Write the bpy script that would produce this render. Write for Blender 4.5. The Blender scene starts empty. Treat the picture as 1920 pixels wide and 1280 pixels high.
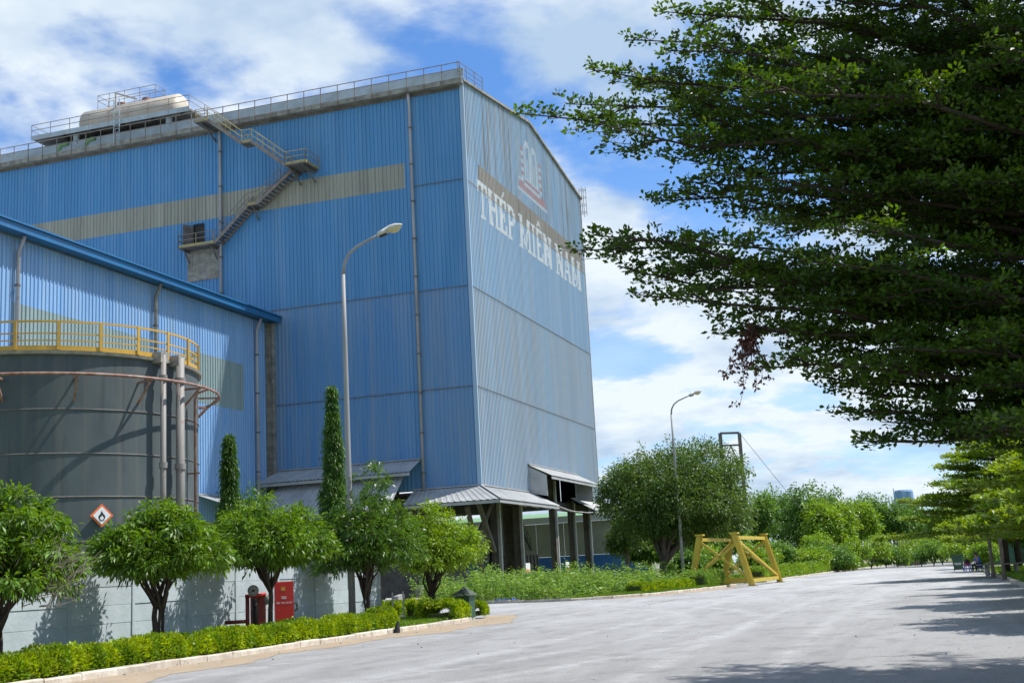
import bpy, math, random
import numpy as np
from mathutils import Vector, Matrix

# ------------------------------------------------------------------ camera, light, exposure
FPX, PITCH, ROLL, YB, CAMH = 2296.8, 0.18694, -0.05298, 0.31572, 1.5
SUN_H, SUN_EL = np.array([0.985, 0.17]), math.radians(59)
EXPOSURE = 0.48
scene = bpy.context.scene
col = scene.collection
_f = np.array([0, math.cos(PITCH), math.sin(PITCH)]); _x0 = np.array([1.0, 0, 0]); _u0 = np.cross(_x0, _f)
CX = math.cos(ROLL)*_x0 + math.sin(ROLL)*_u0
CU = -math.sin(ROLL)*_x0 + math.cos(ROLL)*_u0
CAM = np.array([0, 0, CAMH])
cam = bpy.data.cameras.new('camera'); cam.sensor_width = 36; cam.lens = 36*FPX/1920; cam.clip_end = 3000; cam.clip_start = 0.1
camo = bpy.data.objects.new('camera', cam); col.objects.link(camo)
camo.matrix_world = Matrix(((CX[0], CU[0], -_f[0], 0), (CX[1], CU[1], -_f[1], 0), (CX[2], CU[2], -_f[2], CAMH), (0, 0, 0, 1)))
scene.camera = camo
scene.view_settings.view_transform = 'Standard'; scene.view_settings.look = 'None'
scene.view_settings.gamma = 1; scene.view_settings.exposure = EXPOSURE; scene.view_settings.use_curve_mapping = False
scene.cycles.use_denoising = True
scene.cycles.max_bounces = 6; scene.cycles.transparent_max_bounces = 4; scene.cycles.transmission_bounces = 3

world = bpy.data.worlds.new('World'); scene.world = world; world.use_nodes = True
def build_world():
    nt = world.node_tree; N = nt.nodes; L = nt.links; N.clear()
    out = N.new('ShaderNodeOutputWorld'); bg = N.new('ShaderNodeBackground'); L.new(bg.outputs[0], out.inputs[0])
    sky = N.new('ShaderNodeTexSky'); sky.sky_type = 'NISHITA'; sky.sun_disc = False
    sky.sun_elevation = SUN_EL; sky.sun_rotation = math.atan2(SUN_H[0], SUN_H[1]); sky.air_density = 1.0; sky.dust_density = 0.4; sky.ozone_density = 3.0
    tc = N.new('ShaderNodeTexCoord'); sep = N.new('ShaderNodeSeparateXYZ'); L.new(tc.outputs['Generated'], sep.inputs[0])
    def math_(op, a, b=None, c=None):
        n = N.new('ShaderNodeMath'); n.operation = op
        for i, v in enumerate((a, b, c)):
            if v is None: continue
            if isinstance(v, (int, float)): n.inputs[i].default_value = v
            else: L.new(v, n.inputs[i])
        return n.outputs[0]
    den = math_('ADD', math_('MAXIMUM', sep.outputs[2], 0.0), 0.22)
    px = math_('DIVIDE', sep.outputs[0], den); py = math_('DIVIDE', sep.outputs[1], den)
    cb = N.new('ShaderNodeCombineXYZ'); L.new(px, cb.inputs[0]); L.new(py, cb.inputs[1])
    def noise(scale, off, detail, rough, dist=0.0):
        mp = N.new('ShaderNodeMapping'); mp.inputs['Location'].default_value = off; L.new(cb.outputs[0], mp.inputs[0])
        n = N.new('ShaderNodeTexNoise'); n.inputs['Scale'].default_value = scale; n.inputs['Detail'].default_value = detail
        n.inputs['Roughness'].default_value = rough; n.inputs['Distortion'].default_value = dist
        L.new(mp.outputs[0], n.inputs['Vector']); return n.outputs['Fac']
    big = noise(2.5, CLOUD_OFF, 8, 0.54, 0.15)
    rag = noise(4.5, (3.1, 7.7, 0), 6, 0.6, 0.2)
    v = math_('ADD', math_('MULTIPLY', big, 0.8), math_('MULTIPLY', rag, 0.2))
    rm = N.new('ShaderNodeMapRange'); rm.interpolation_type = 'SMOOTHSTEP'; rm.inputs['From Min'].default_value = CLOUD_LO; rm.inputs['From Max'].default_value = CLOUD_HI
    L.new(v, rm.inputs['Value'])
    # air thickens the veil of cloud towards the horizon, all the way round
    hz = N.new('ShaderNodeMapRange'); hz.inputs['From Min'].default_value = 0.0; hz.inputs['From Max'].default_value = 0.34
    hz.inputs['To Min'].default_value = 0.66; hz.inputs['To Max'].default_value = 0.0; L.new(sep.outputs[2], hz.inputs['Value'])
    mask = math_('MINIMUM', math_('ADD', rm.outputs[0], hz.outputs[0]), 0.97)
    tone = noise(2.3, (11.3, 2.2, 0), 5, 0.6)
    cr = N.new('ShaderNodeValToRGB'); e = cr.color_ramp.elements
    e[0].position = 0.36; e[0].color = (0.46, 0.60, 0.78, 1); e[1].position = 0.58; e[1].color = (0.82, 0.90, 0.96, 1)
    L.new(tone, cr.inputs[0])
    sm = N.new('ShaderNodeVectorMath'); sm.operation = 'MULTIPLY'; sm.inputs[1].default_value = SKY_GAIN
    L.new(sky.outputs[0], sm.inputs[0])
    cm = N.new('ShaderNodeVectorMath'); cm.operation = 'SCALE'; cm.inputs['Scale'].default_value = CLOUD_GAIN/0.1
    L.new(cr.outputs[0], cm.inputs[0])
    mix = N.new('ShaderNodeMix'); mix.data_type = 'RGBA'; L.new(mask, mix.inputs['Factor']); L.new(sm.outputs[0], mix.inputs['A']); L.new(cm.outputs[0], mix.inputs['B'])
    L.new(mix.outputs['Result'], bg.inputs['Color']); bg.inputs['Strength'].default_value = 0.1
CLOUD_OFF = (2.2, 8.1, 0); CLOUD_LO, CLOUD_HI = 0.43, 0.56; SKY_GAIN = (0.70, 1.02, 1.36); CLOUD_GAIN = 0.78
build_world()

sl = bpy.data.lights.new('sun', 'SUN'); sl.energy = 4.6; sl.angle = math.radians(0.53); sl.color = (1.0, 0.955, 0.89)
so = bpy.data.objects.new('sun', sl); col.objects.link(so)
_sd = Vector((SUN_H[0]*math.cos(SUN_EL), SUN_H[1]*math.cos(SUN_EL), math.sin(SUN_EL))).normalized()
so.rotation_euler = (-_sd).to_track_quat('-Z', 'Y').to_euler(); so.location = (60, 0, 80)

# ------------------------------------------------------------------ pixels to rays, frames of the place
def A3(*v): return np.array(v, float)
def ray(x, y): return (x-960)/FPX*CX - (y-640)/FPX*CU + _f
def atY(x, y, Y):
    d = ray(x, y); return CAM + d*(Y/d[1])
def ground(x, y, z=0.0):
    d = ray(x, y); return CAM + d*((z-CAMH)/d[2])
def atPx(x, Y):                    # ground point below image column x (read near the horizon) at depth Y
    a = atY(x, 1120, Y); a[2] = 0; return a
G = A3(math.sin(YB), math.cos(YB), 0); LF = A3(-math.cos(YB), math.sin(YB), 0); M_ = -LF; NF = -G
UP = A3(0, 0, 1)
AC = atY(881, 520, 90.0); AC[2] = 0                 # mill corner
K0 = A3(-4.45, 34.2, 0)                             # point on the left kerb
US = 17.14
def FW(u, o, z): return AC + LF*u + NF*o + UP*z     # long facade: u left of corner, o out
def GW(v, o, z): return AC + G*v + M_*o + UP*z      # gable: v back, o out
def SW(t, o, z): return AC + LF*US - G*t + M_*o + UP*z   # shed wall: t towards camera
def RW(s, w, z=0.0): return K0 + G*s + M_*w + UP*z  # road: s along, w to the right of left kerb
def sw_of(P): q = np.array(P)-K0; return q @ G, q @ M_
def on_plane(x, y, P, n):
    d = ray(x, y); return CAM + d*(((P-CAM) @ n)/(d @ n))
ANG_F = math.pi-YB; ANG_G = math.atan2(-math.cos(YB), -math.sin(YB))

# ------------------------------------------------------------------ helpers
WL = {}
def wl(o): return WL.get(o.name, np.zeros(3)) if o is not None else np.zeros(3)
def thing(name, label, cat, loc=(0, 0, 0), group=None):
    o = bpy.data.objects.new(name, None); col.objects.link(o); o.empty_display_size = 0.2
    o.location = tuple(loc); o['label'] = label; o['category'] = cat
    if group: o['group'] = group
    WL[o.name] = np.array(loc, float); return o
def tag(o, label, cat, group=None, kind=None):
    o['label'] = label; o['category'] = cat
    if group: o['group'] = group
    if kind: o['kind'] = kind
    return o
def link(name, me, parent=None, loc=None, rz=0.0):
    o = bpy.data.objects.new(name, me); col.objects.link(o)
    if parent is not None: o.parent = parent
    base = wl(parent)
    w = base if loc is None else np.array(loc, float)
    o.location = tuple(w-base); o.rotation_euler = (0, 0, rz); WL[o.name] = w
    return o
def dup_tree(root, loc, rz=0.0, label=None):
    def rec(o, par):
        c = o.copy(); col.objects.link(c); c.parent = par
        for ch in list(o.children): rec(ch, c)
        return c
    r = rec(root, None); r.location = tuple(loc); r.rotation_euler = (0, 0, rz); WL[r.name] = np.array(loc, float)
    if label: r['label'] = label
    return r
def unit(v):
    v = np.array(v, float); return v/max(np.linalg.norm(v), 1e-9)
class MB:
    def __init__(s): s.v = []; s.f = []; s.n = 0
    def add(s, vs, fs):
        b = s.n; s.v.extend([tuple(map(float, q)) for q in vs]); s.n += len(vs); s.f.extend([tuple(i+b for i in q) for q in fs]); return s
    def hexa(s, p, e):                                # four corners + extrusion vector
        p = [np.array(q, float) for q in p]; e = np.array(e, float)
        if np.cross(p[1]-p[0], p[3]-p[0]) @ e < 0: p = p[::-1]
        return s.add(p+[q+e for q in p], [(3, 2, 1, 0), (4, 5, 6, 7), (0, 1, 5, 4), (1, 2, 6, 5), (2, 3, 7, 6), (3, 0, 4, 7)])
    def box(s, c, ax, ay, az):                        # centre and half axes
        c, ax, ay, az = [np.array(q, float) for q in (c, ax, ay, az)]
        return s.hexa([c-ax-ay-az, c+ax-ay-az, c+ax+ay-az, c-ax+ay-az], 2*az)
    def beam(s, a, b, w, h, up=(0, 0, 1)):
        a, b = np.array(a, float), np.array(b, float); d = unit(b-a); up = np.array(up, float)
        if abs(d @ up) > 0.98: up = A3(1, 0.2, 0)
        x = unit(np.cross(d, up)); y = np.cross(x, d)
        return s.hexa([a-x*w/2-y*h/2, a+x*w/2-y*h/2, a+x*w/2+y*h/2, a-x*w/2+y*h/2], b-a)
    def ibeam(s, a, b, w, h, side, tf=0.03):          # flange width along side
        a, b = np.array(a, float), np.array(b, float); d = unit(b-a); x = unit(np.array(side, float)-d*(np.array(side) @ d)); y = np.cross(d, x)
        for k in (-1, 1): s.beam(a+y*k*(h/2-tf/2), b+y*k*(h/2-tf/2), w, tf, y)
        s.beam(a, b, tf, h-2*tf, y); return s
    def tube(s, pts, r, n=8, cap=True):
        pts = [np.array(q, float) for q in pts]; m = len(pts)
        rs = [r]*m if np.isscalar(r) else list(r)
        vs = []; fs = []; ref = None
        for i, p in enumerate(pts):
            d = unit(pts[min(i+1, m-1)]-pts[max(i-1, 0)])
            if ref is None: ref = A3(1, 0, 0) if abs(d[0]) < 0.8 else A3(0, 1, 0)
            x = unit(ref-d*(ref @ d)); y = np.cross(d, x); ref = x
            for k in range(n):
                a = 2*math.pi*k/n; vs.append(p+(x*math.cos(a)+y*math.sin(a))*rs[i])
        for i in range(m-1):
            for k in range(n): fs.append((i*n+k, i*n+(k+1) % n, (i+1)*n+(k+1) % n, (i+1)*n+k))
        if cap: fs.append(tuple(range(n-1, -1, -1))); fs.append(tuple((m-1)*n+k for k in range(n)))
        return s.add(vs, fs)
    def lathe(s, c, prof, n=32, a0=0.0, a1=2*math.pi):
        c = np.array(c, float); full = abs(a1-a0-2*math.pi) < 1e-6; m = n if full else n+1
        vs = []; fs = []
        for r, z in prof:
            for k in range(m):
                a = a0+(a1-a0)*k/n; vs.append(c+A3(math.cos(a)*r, math.sin(a)*r, z))
        for i in range(len(prof)-1):
            for k in range(n): fs.append((i*m+k, i*m+(k+1) % m, (i+1)*m+(k+1) % m, (i+1)*m+k))
        return s.add(vs, fs)
    def build(s, name, mat, parent=None, smooth=False, loc=None, flags=None):
        me = bpy.data.meshes.new(name)
        base = wl(parent) if loc is None else np.array(loc, float)
        v = np.array(s.v, float).reshape(-1, 3)-base
        me.from_pydata(v.tolist(), [], s.f); me.update()
        if smooth: me.polygons.foreach_set('use_smooth', [True]*len(me.polygons))
        if mat is not None: me.materials.append(mat)
        o = bpy.data.objects.new(name, me); col.objects.link(o)
        if parent is not None: o.parent = parent; o.location = tuple(base-wl(parent))
        else: o.location = tuple(base)
        WL[o.name] = base; return o
def struct(name, mb, mat, smooth=False):
    o = mb.build(name, mat, None, smooth); o['kind'] = 'structure'; o['label'] = name.replace('_', ' '); return o

# ------------------------------------------------------------------ materials
def mat(name, c1, c2=None, rough=0.6, metal=0.0, scale=(1, 1, 1), nscale=2.0, lo=0.35, hi=0.65, c3=None, s3=(1, 1, 1), n3=3.0, lo3=0.55, hi3=0.7, k3=1.0,
        bump=0.0, bscale=40.0, rnd=0.0, detail=5, spec=0.5, c4=None, s4=(1, 1, 1), n4=3.0, lo4=0.55, hi4=0.7, k4=1.0, island=0.0, trans=None, obj=False):
    m = bpy.data.materials.new(name); m.use_nodes = True; nt = m.node_tree; N = nt.nodes; L = nt.links
    b = N['Principled BSDF']; b.inputs['Roughness'].default_value = rough; b.inputs['Metallic'].default_value = metal
    b.inputs['Specular IOR Level'].default_value = spec
    if obj: tc = N.new('ShaderNodeTexCoord'); P = tc.outputs['Object']
    else: ge = N.new('ShaderNodeNewGeometry'); P = ge.outputs['Position']
    def nz(sc, n, d=detail):
        mp = N.new('ShaderNodeMapping'); mp.inputs['Scale'].default_value = sc; L.new(P, mp.inputs[0])
        t = N.new('ShaderNodeTexNoise'); t.inputs['Scale'].default_value = n; t.inputs['Detail'].default_value = d; t.inputs['Roughness'].default_value = 0.6
        L.new(mp.outputs[0], t.inputs['Vector']); return t.outputs['Fac']
    def rng(v, a, c, k):
        r = N.new('ShaderNodeMapRange'); r.inputs['From Min'].default_value = a; r.inputs['From Max'].default_value = c; r.inputs['To Max'].default_value = k
        L.new(v, r.inputs['Value']); return r.outputs[0]
    def mixc(f, a, c):
        x = N.new('ShaderNodeMix'); x.data_type = 'RGBA'; L.new(f, x.inputs['Factor'])
        for s, q in (('A', a), ('B', c)):
            if isinstance(q, tuple): x.inputs[s].default_value = (*q, 1)
            else: L.new(q, x.inputs[s])
        return x.outputs['Result']
    cur = c1
    if c2 is not None: cur = mixc(rng(nz(scale, nscale), lo, hi, 1.0), c1, c2)
    if c3 is not None: cur = mixc(rng(nz(s3, n3), lo3, hi3, k3), cur, c3)
    if c4 is not None: cur = mixc(rng(nz(s4, n4), lo4, hi4, k4), cur, c4)
    def vary(src, amt, cur):
        r = N.new('ShaderNodeMapRange'); r.inputs['To Min'].default_value = 1-amt; r.inputs['To Max'].default_value = 1+amt; L.new(src, r.inputs['Value'])
        h = N.new('ShaderNodeHueSaturation'); L.new(r.outputs[0], h.inputs['Value'])
        if isinstance(cur, tuple): h.inputs['Color'].default_value = (*cur, 1)
        else: L.new(cur, h.inputs['Color'])
        return h
    if rnd: oi = N.new('ShaderNodeObjectInfo'); cur = vary(oi.outputs['Random'], rnd, cur).outputs[0]
    if island:
        g2 = N.new('ShaderNodeNewGeometry'); h = vary(g2.outputs['Random Per Island'], island, cur)
        r = N.new('ShaderNodeMapRange'); r.inputs['To Min'].default_value = 0.485; r.inputs['To Max'].default_value = 0.51; L.new(g2.outputs['Random Per Island'], r.inputs['Value'])
        L.new(r.outputs[0], h.inputs['Hue']); cur = h.outputs[0]
    if isinstance(cur, tuple): b.inputs['Base Color'].default_value = (*cur, 1)
    else: L.new(cur, b.inputs['Base Color'])
    if bump:
        bp = N.new('ShaderNodeBump'); bp.inputs['Strength'].default_value = bump; bp.inputs['Distance'].default_value = 0.02
        L.new(nz((1, 1, 1), bscale, 4), bp.inputs['Height']); L.new(bp.outputs[0], b.inputs['Normal'])
    if trans:
        t = N.new('ShaderNodeBsdfTranslucent')
        hs = N.new('ShaderNodeHueSaturation'); hs.inputs['Value'].default_value = trans[1]; hs.inputs['Hue'].default_value = 0.485; hs.inputs['Saturation'].default_value = 1.1
        if isinstance(cur, tuple): hs.inputs['Color'].default_value = (*cur, 1)
        else: L.new(cur, hs.inputs['Color'])
        L.new(hs.outputs[0], t.inputs['Color'])
        mx = N.new('ShaderNodeMixShader'); mx.inputs[0].default_value = trans[0]; L.new(b.outputs[0], mx.inputs[1]); L.new(t.outputs[0], mx.inputs[2])
        L.new(mx.outputs[0], N['Material Output'].inputs[0])
    return m
def leafmat(name, c1, c2, isl=0.35, tr=0.35, nscale=1.3, rough=0.45):
    return mat(name, c1, c2, rough=rough, nscale=nscale, island=isl, trans=(tr, 1.5), spec=0.35, lo=0.4, hi=0.6)
ST = (5, 5, 0.12)                                      # vertical streaks
BLUE = (0.062, 0.225, 0.445); BLUE2 = (0.080, 0.255, 0.475); FADE = (0.23, 0.36, 0.50)
M = {}
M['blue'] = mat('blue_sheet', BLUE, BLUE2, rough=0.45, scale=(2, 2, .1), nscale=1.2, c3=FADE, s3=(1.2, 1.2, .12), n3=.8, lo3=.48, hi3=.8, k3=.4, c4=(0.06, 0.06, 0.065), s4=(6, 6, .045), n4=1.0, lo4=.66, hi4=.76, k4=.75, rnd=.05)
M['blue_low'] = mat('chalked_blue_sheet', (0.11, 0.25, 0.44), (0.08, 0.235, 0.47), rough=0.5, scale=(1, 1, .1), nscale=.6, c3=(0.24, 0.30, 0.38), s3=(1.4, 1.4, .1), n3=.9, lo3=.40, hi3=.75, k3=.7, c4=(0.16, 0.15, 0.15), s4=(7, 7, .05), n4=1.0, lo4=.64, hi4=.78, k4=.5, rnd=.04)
M['gable'] = mat('sunlit_bleached_blue_sheet', (0.27, 0.42, 0.58), (0.34, 0.45, 0.56), rough=0.5, scale=(1, 1, .1), nscale=1.0, c3=(0.40, 0.44, 0.47), s3=(3, 3, .06), n3=1.0, lo3=.5, hi3=.75, k3=.7, c4=(0.20, 0.17, 0.14), s4=(6, 6, .05), n4=1.0, lo4=.62, hi4=.75, k4=.6, rnd=.05)  # faded paint, with the gable's direct sun also put into a paler base
M['gable_top'] = mat('sunlit_rust_streaked_bleached_sheet', (0.27, 0.42, 0.57), (0.33, 0.44, 0.55), rough=0.5, scale=(1, 1, .1), nscale=1.0, c3=(0.38, 0.40, 0.41), s3=(2, 2, .06), n3=1.0, lo3=.46, hi3=.7, k3=.7, c4=(0.21, 0.17, 0.135), s4=(3.2, 3.2, .10), n4=1.0, lo4=.50, hi4=.68, k4=.8, rnd=.05)  # same sun-brightened base as the gable, plus rust streaks
M['gable_low'] = mat('sunlit_sooty_bleached_sheet', (0.36, 0.43, 0.50), (0.31, 0.43, 0.54), rough=0.5, scale=(1, 1, .1), nscale=.8, c3=(0.40, 0.41, 0.41), s3=(3, 3, .06), n3=1.0, lo3=.45, hi3=.7, k3=.8, c4=(0.20, 0.17, 0.14), s4=(6, 6, .05), n4=1.0, lo4=.6, hi4=.75, k4=.6, rnd=.05)  # sun-brightened base again, greyed by soot lower down
M['shedblue'] = mat('shed_blue_sheet', (0.17, 0.34, 0.60), (0.24, 0.40, 0.62), rough=0.4, scale=(1, 1, .1), nscale=1.0, c3=(0.32, 0.42, 0.52), s3=(4, 4, .06), n3=1.0, lo3=.5, hi3=.75, k3=.6, rnd=.06)
M['band'] = mat('grey_translucent_sheet', (0.34, 0.335, 0.275), (0.27, 0.265, 0.215), rough=0.6, scale=(4, 4, .15), nscale=1.2, c3=(0.10, 0.11, 0.08), s3=(6, 6, .06), n3=1.0, lo3=.58, hi3=.75, k3=.8, rnd=.10)
M['band_gable'] = mat('rusty_grey_sheet', (0.30, 0.275, 0.24), (0.37, 0.345, 0.31), rough=0.7, scale=ST, nscale=1.4, c3=(0.12, 0.09, 0.07), s3=(7, 7, .08), n3=1.0, lo3=.55, hi3=.72, k3=.7)
M['fibre'] = mat('green_fibreglass_sheet', (0.21, 0.29, 0.295), (0.27, 0.345, 0.345), rough=0.5, scale=ST, nscale=1.4, c3=(0.13, 0.18, 0.16), s3=(6, 6, .08), n3=1.0, lo3=.55, hi3=.75, k3=.6, rnd=.06)
M['trim'] = mat('bright_blue_trim', (0.02, 0.15, 0.34), (0.03, 0.125, 0.29), rough=0.4, nscale=.8, c3=(0.2, 0.25, 0.3), n3=3.0, lo3=.62, hi3=.75, k3=.5)
M['fascia'] = mat('dirty_gutter_metal', (0.30, 0.29, 0.25), (0.17, 0.155, 0.13), rough=0.7, scale=(1, 1, 2), nscale=1.2, c3=(0.07, 0.06, 0.05), s3=(4, 4, .5), n3=1.2, lo3=.55, hi3=.72, k3=.8)
M['parapet'] = mat('grey_roof_sheet', (0.40, 0.47, 0.52), (0.30, 0.34, 0.36), rough=0.5, nscale=.8)
M['skirt'] = mat('weathered_zinc_sheet', (0.40, 0.41, 0.41), (0.30, 0.31, 0.31), rough=0.5, nscale=.9, c3=(0.24, 0.20, 0.17), n3=2.5, lo3=.6, hi3=.75, k3=.5, spec=.4)
M['steel'] = mat('sooty_steel', (0.17, 0.155, 0.14), (0.10, 0.09, 0.085), rough=0.75, nscale=1.5, c3=(0.05, .045, .04), s3=(3, 3, .4), lo3=.55, hi3=.7, k3=.6)
M['dark'] = mat('dull_black', (0.03, 0.03, 0.032), (0.045, .042, .04), rough=0.8, nscale=2)
M['tankpipe'] = mat('dull_brown_grey_pipe', (0.25, 0.235, 0.22), (0.18, 0.165, 0.15), rough=0.6, scale=(2, 2, .4), nscale=1.5, c3=(0.16, 0.08, 0.06), n3=3.0, lo3=.58, hi3=.7, k3=.8)
M['pipe'] = mat('grey_downpipe', (0.42, 0.41, 0.43), (0.30, 0.29, 0.30), rough=0.5, scale=(1, 1, .3), nscale=1.0, c3=(0.20, 0.13, 0.10), n3=2.0, lo3=.6, hi3=.72, k3=.7)
M['rail'] = mat('rusty_grey_rail', (0.16, 0.13, 0.11), (0.24, 0.21, 0.18), rough=0.7, nscale=2)
M['yellow_old'] = mat('faded_yellow_steel', (0.40, 0.32, 0.11), (0.28, 0.24, 0.12), rough=0.6, nscale=2.0, c3=(0.10, .09, .08), n3=3, lo3=.55, hi3=.7, k3=.6)
M['yellow'] = mat('yellow_paint', (0.56, 0.33, 0.035), (0.46, 0.27, 0.03), rough=0.45, nscale=3.0, c3=(0.16, .10, .05), n3=7, lo3=.68, hi3=.78, k3=.5)
M['yellow2'] = mat('trestle_yellow_paint', (0.52, 0.40, 0.035), (0.44, 0.33, 0.035), rough=0.5, nscale=2.0, c3=(0.16, .11, .05), n3=5, lo3=.63, hi3=.75, k3=.6)
M['tank'] = mat('tank_shell_grey', (0.062, 0.082, 0.09), (0.09, 0.112, 0.118), rough=0.75, scale=(1, 1, .35), nscale=.9, c3=(0.145, 0.135, 0.12), s3=(2.5, 2.5, .05), n3=1.0, lo3=.50, hi3=.7, k3=.5, spec=.25, c4=(0.05, .06, .065), s4=(3, 3, .3), n4=1.0, lo4=.55, hi4=.75, k4=.6, bump=.15, bscale=1.5)
M['rim'] = mat('tank_rim_concrete_grey', (0.33, 0.31, 0.27), (0.20, 0.19, 0.17), rough=0.7, nscale=4)
M['rust'] = mat('red_brown_rusty_pipe', (0.20, 0.08, 0.055), (0.33, 0.22, 0.18), rough=0.6, nscale=4)
M['rooftank'] = mat('cream_roof_tank', (0.50, 0.44, 0.35), (0.42, 0.37, 0.30), rough=0.5, scale=(1, 1, .5), nscale=.8, c3=(0.45, 0.28, 0.16), s3=(1, 1, 2), n3=1.2, lo3=.55, hi3=.75, k3=.6)
M['concrete'] = mat('grey_concrete', (0.36, 0.35, 0.33), (0.27, 0.26, 0.25), rough=0.85, nscale=3, bump=.3, bscale=30)
M['wall'] = mat('pale_painted_precast_wall', (0.44, 0.50, 0.54), (0.36, 0.42, 0.45), rough=0.8, nscale=1.6, c3=(0.30, 0.31, 0.30), s3=(1.5, 1.5, .5), n3=2.5, lo3=.6, hi3=.75, k3=.5, c4=(0.60, .62, .62), n4=6, lo4=.6, hi4=.72, k4=.4, bump=.35, bscale=9, rnd=.05)
M['kerb'] = mat('worn_white_kerb', (0.58, 0.54, 0.47), (0.42, 0.36, 0.29), rough=0.85, nscale=3.0, c3=(0.20, 0.16, 0.12), n3=5, lo3=.58, hi3=.72, k3=.7, bump=.5, bscale=14, rnd=.12)
M['white'] = mat('white_paint', (0.72, 0.74, 0.74), (0.60, 0.64, 0.66), rough=0.6, scale=(3, 3, .3), nscale=1.5, c3=(0.40, .40, .38), s3=(6, 6, .1), n3=1.0, lo3=.6, hi3=.75, k3=.5)
M['fadedwhite'] = mat('faded_white_paint', (0.56, 0.61, 0.64), (0.42, 0.50, 0.56), rough=0.6, scale=(3, 3, .3), nscale=1.5)
M['redpaint'] = mat('faded_red_paint', (0.42, 0.24, 0.25), (0.44, 0.36, 0.38), rough=0.6, scale=(3, 3, .3), nscale=1.5)
M['red'] = mat('red_cabinet_paint', (0.60, 0.022, 0.018), (0.50, 0.02, 0.018), rough=0.35, nscale=2)
M['darkred'] = mat('dark_red_paint', (0.22, 0.02, 0.018), (0.13, 0.02, 0.02), rough=0.5, nscale=4)
M['post'] = mat('galvanised_post', (0.30, 0.305, 0.30), (0.24, 0.24, 0.235), rough=0.6, metal=0.0, scale=(3, 3, .3), nscale=1.5)
M['lamphead'] = mat('lamp_head_grey', (0.55, 0.55, 0.50), (0.48, 0.48, 0.44), rough=0.4, nscale=5)
M['lens'] = mat('yellowed_lamp_lens', (0.52, 0.44, 0.22), (0.60, 0.54, 0.32), rough=0.25, nscale=9)
M['rubber'] = mat('black_rubber', (0.02, 0.02, 0.02), rough=0.7)
M['bin'] = mat('dark_green_bin', (0.014, 0.062, 0.036), (0.02, 0.08, 0.05), rough=0.45, nscale=3)
M['binlid'] = mat('dull_green_bin_lid', (0.035, 0.055, 0.045), (0.06, 0.075, 0.06), rough=0.7, nscale=9)
M['bark'] = mat('dark_bark', (0.04, 0.027, 0.02), (0.065, 0.047, 0.036), rough=0.9, scale=(4, 4, 1), nscale=6, bump=.6, bscale=25)
M['bark_grey'] = mat('grey_bark', (0.17, 0.14, 0.11), (0.10, 0.08, 0.065), rough=0.9, scale=(4, 4, 1), nscale=4, bump=.6, bscale=20)
M['twig'] = mat('dead_grey_twig', (0.34, 0.30, 0.27), (0.24, .2, .18), rough=0.9, nscale=9)
M['leaf_a'] = leafmat('mango_leaf', (0.06, 0.135, 0.014), (0.125, 0.235, 0.02))
M['leaf_d'] = leafmat('dark_glossy_leaf', (0.042, 0.105, 0.014), (0.09, 0.18, 0.02), rough=.35)
M['leaf_b'] = leafmat('bright_leaf', (0.13, 0.24, 0.016), (0.20, 0.31, 0.022))
M['leaf_mast'] = leafmat('mast_tree_leaf', (0.035, 0.10, 0.016), (0.08, 0.17, 0.02))
M['leaf_big'] = leafmat('terminalia_leaf', (0.036, 0.084, 0.008), (0.072, 0.14, 0.010), tr=.42)
M['leaf_right'] = leafmat('layered_tree_leaf', (0.14, 0.24, 0.016), (0.21, 0.30, 0.02), nscale=.5)
M['leaf_mid'] = leafmat('broad_tree_leaf', (0.055, 0.112, 0.020), (0.092, 0.16, 0.026), nscale=.5)
M['leaf_far'] = leafmat('far_tree_leaf', (0.075, 0.165, 0.03), (0.115, 0.23, 0.035), nscale=.25)
M['leaf_far2'] = leafmat('far_light_leaf', (0.15, 0.27, 0.03), (0.20, 0.32, 0.035), nscale=.3)
M['leaf_hedge'] = leafmat('yellow_green_hedge_leaf', (0.30, 0.40, 0.012), (0.13, 0.24, 0.012), nscale=2.2)
M['leaf_weed'] = leafmat('weed_leaf', (0.13, 0.25, 0.04), (0.21, 0.33, 0.06), nscale=1.0)
M['leaf_dead'] = leafmat('dead_brown_leaf', (0.16, 0.06, 0.035), (0.10, 0.045, 0.03), tr=.2)
M['hedge_core'] = mat('dark_hedge_core', (0.035, 0.05, 0.012), (0.05, 0.07, 0.015), rough=0.9, nscale=12)
M['grass'] = leafmat('grass_blade', (0.10, 0.22, 0.02), (0.17, 0.28, 0.03), nscale=.7)
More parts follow.
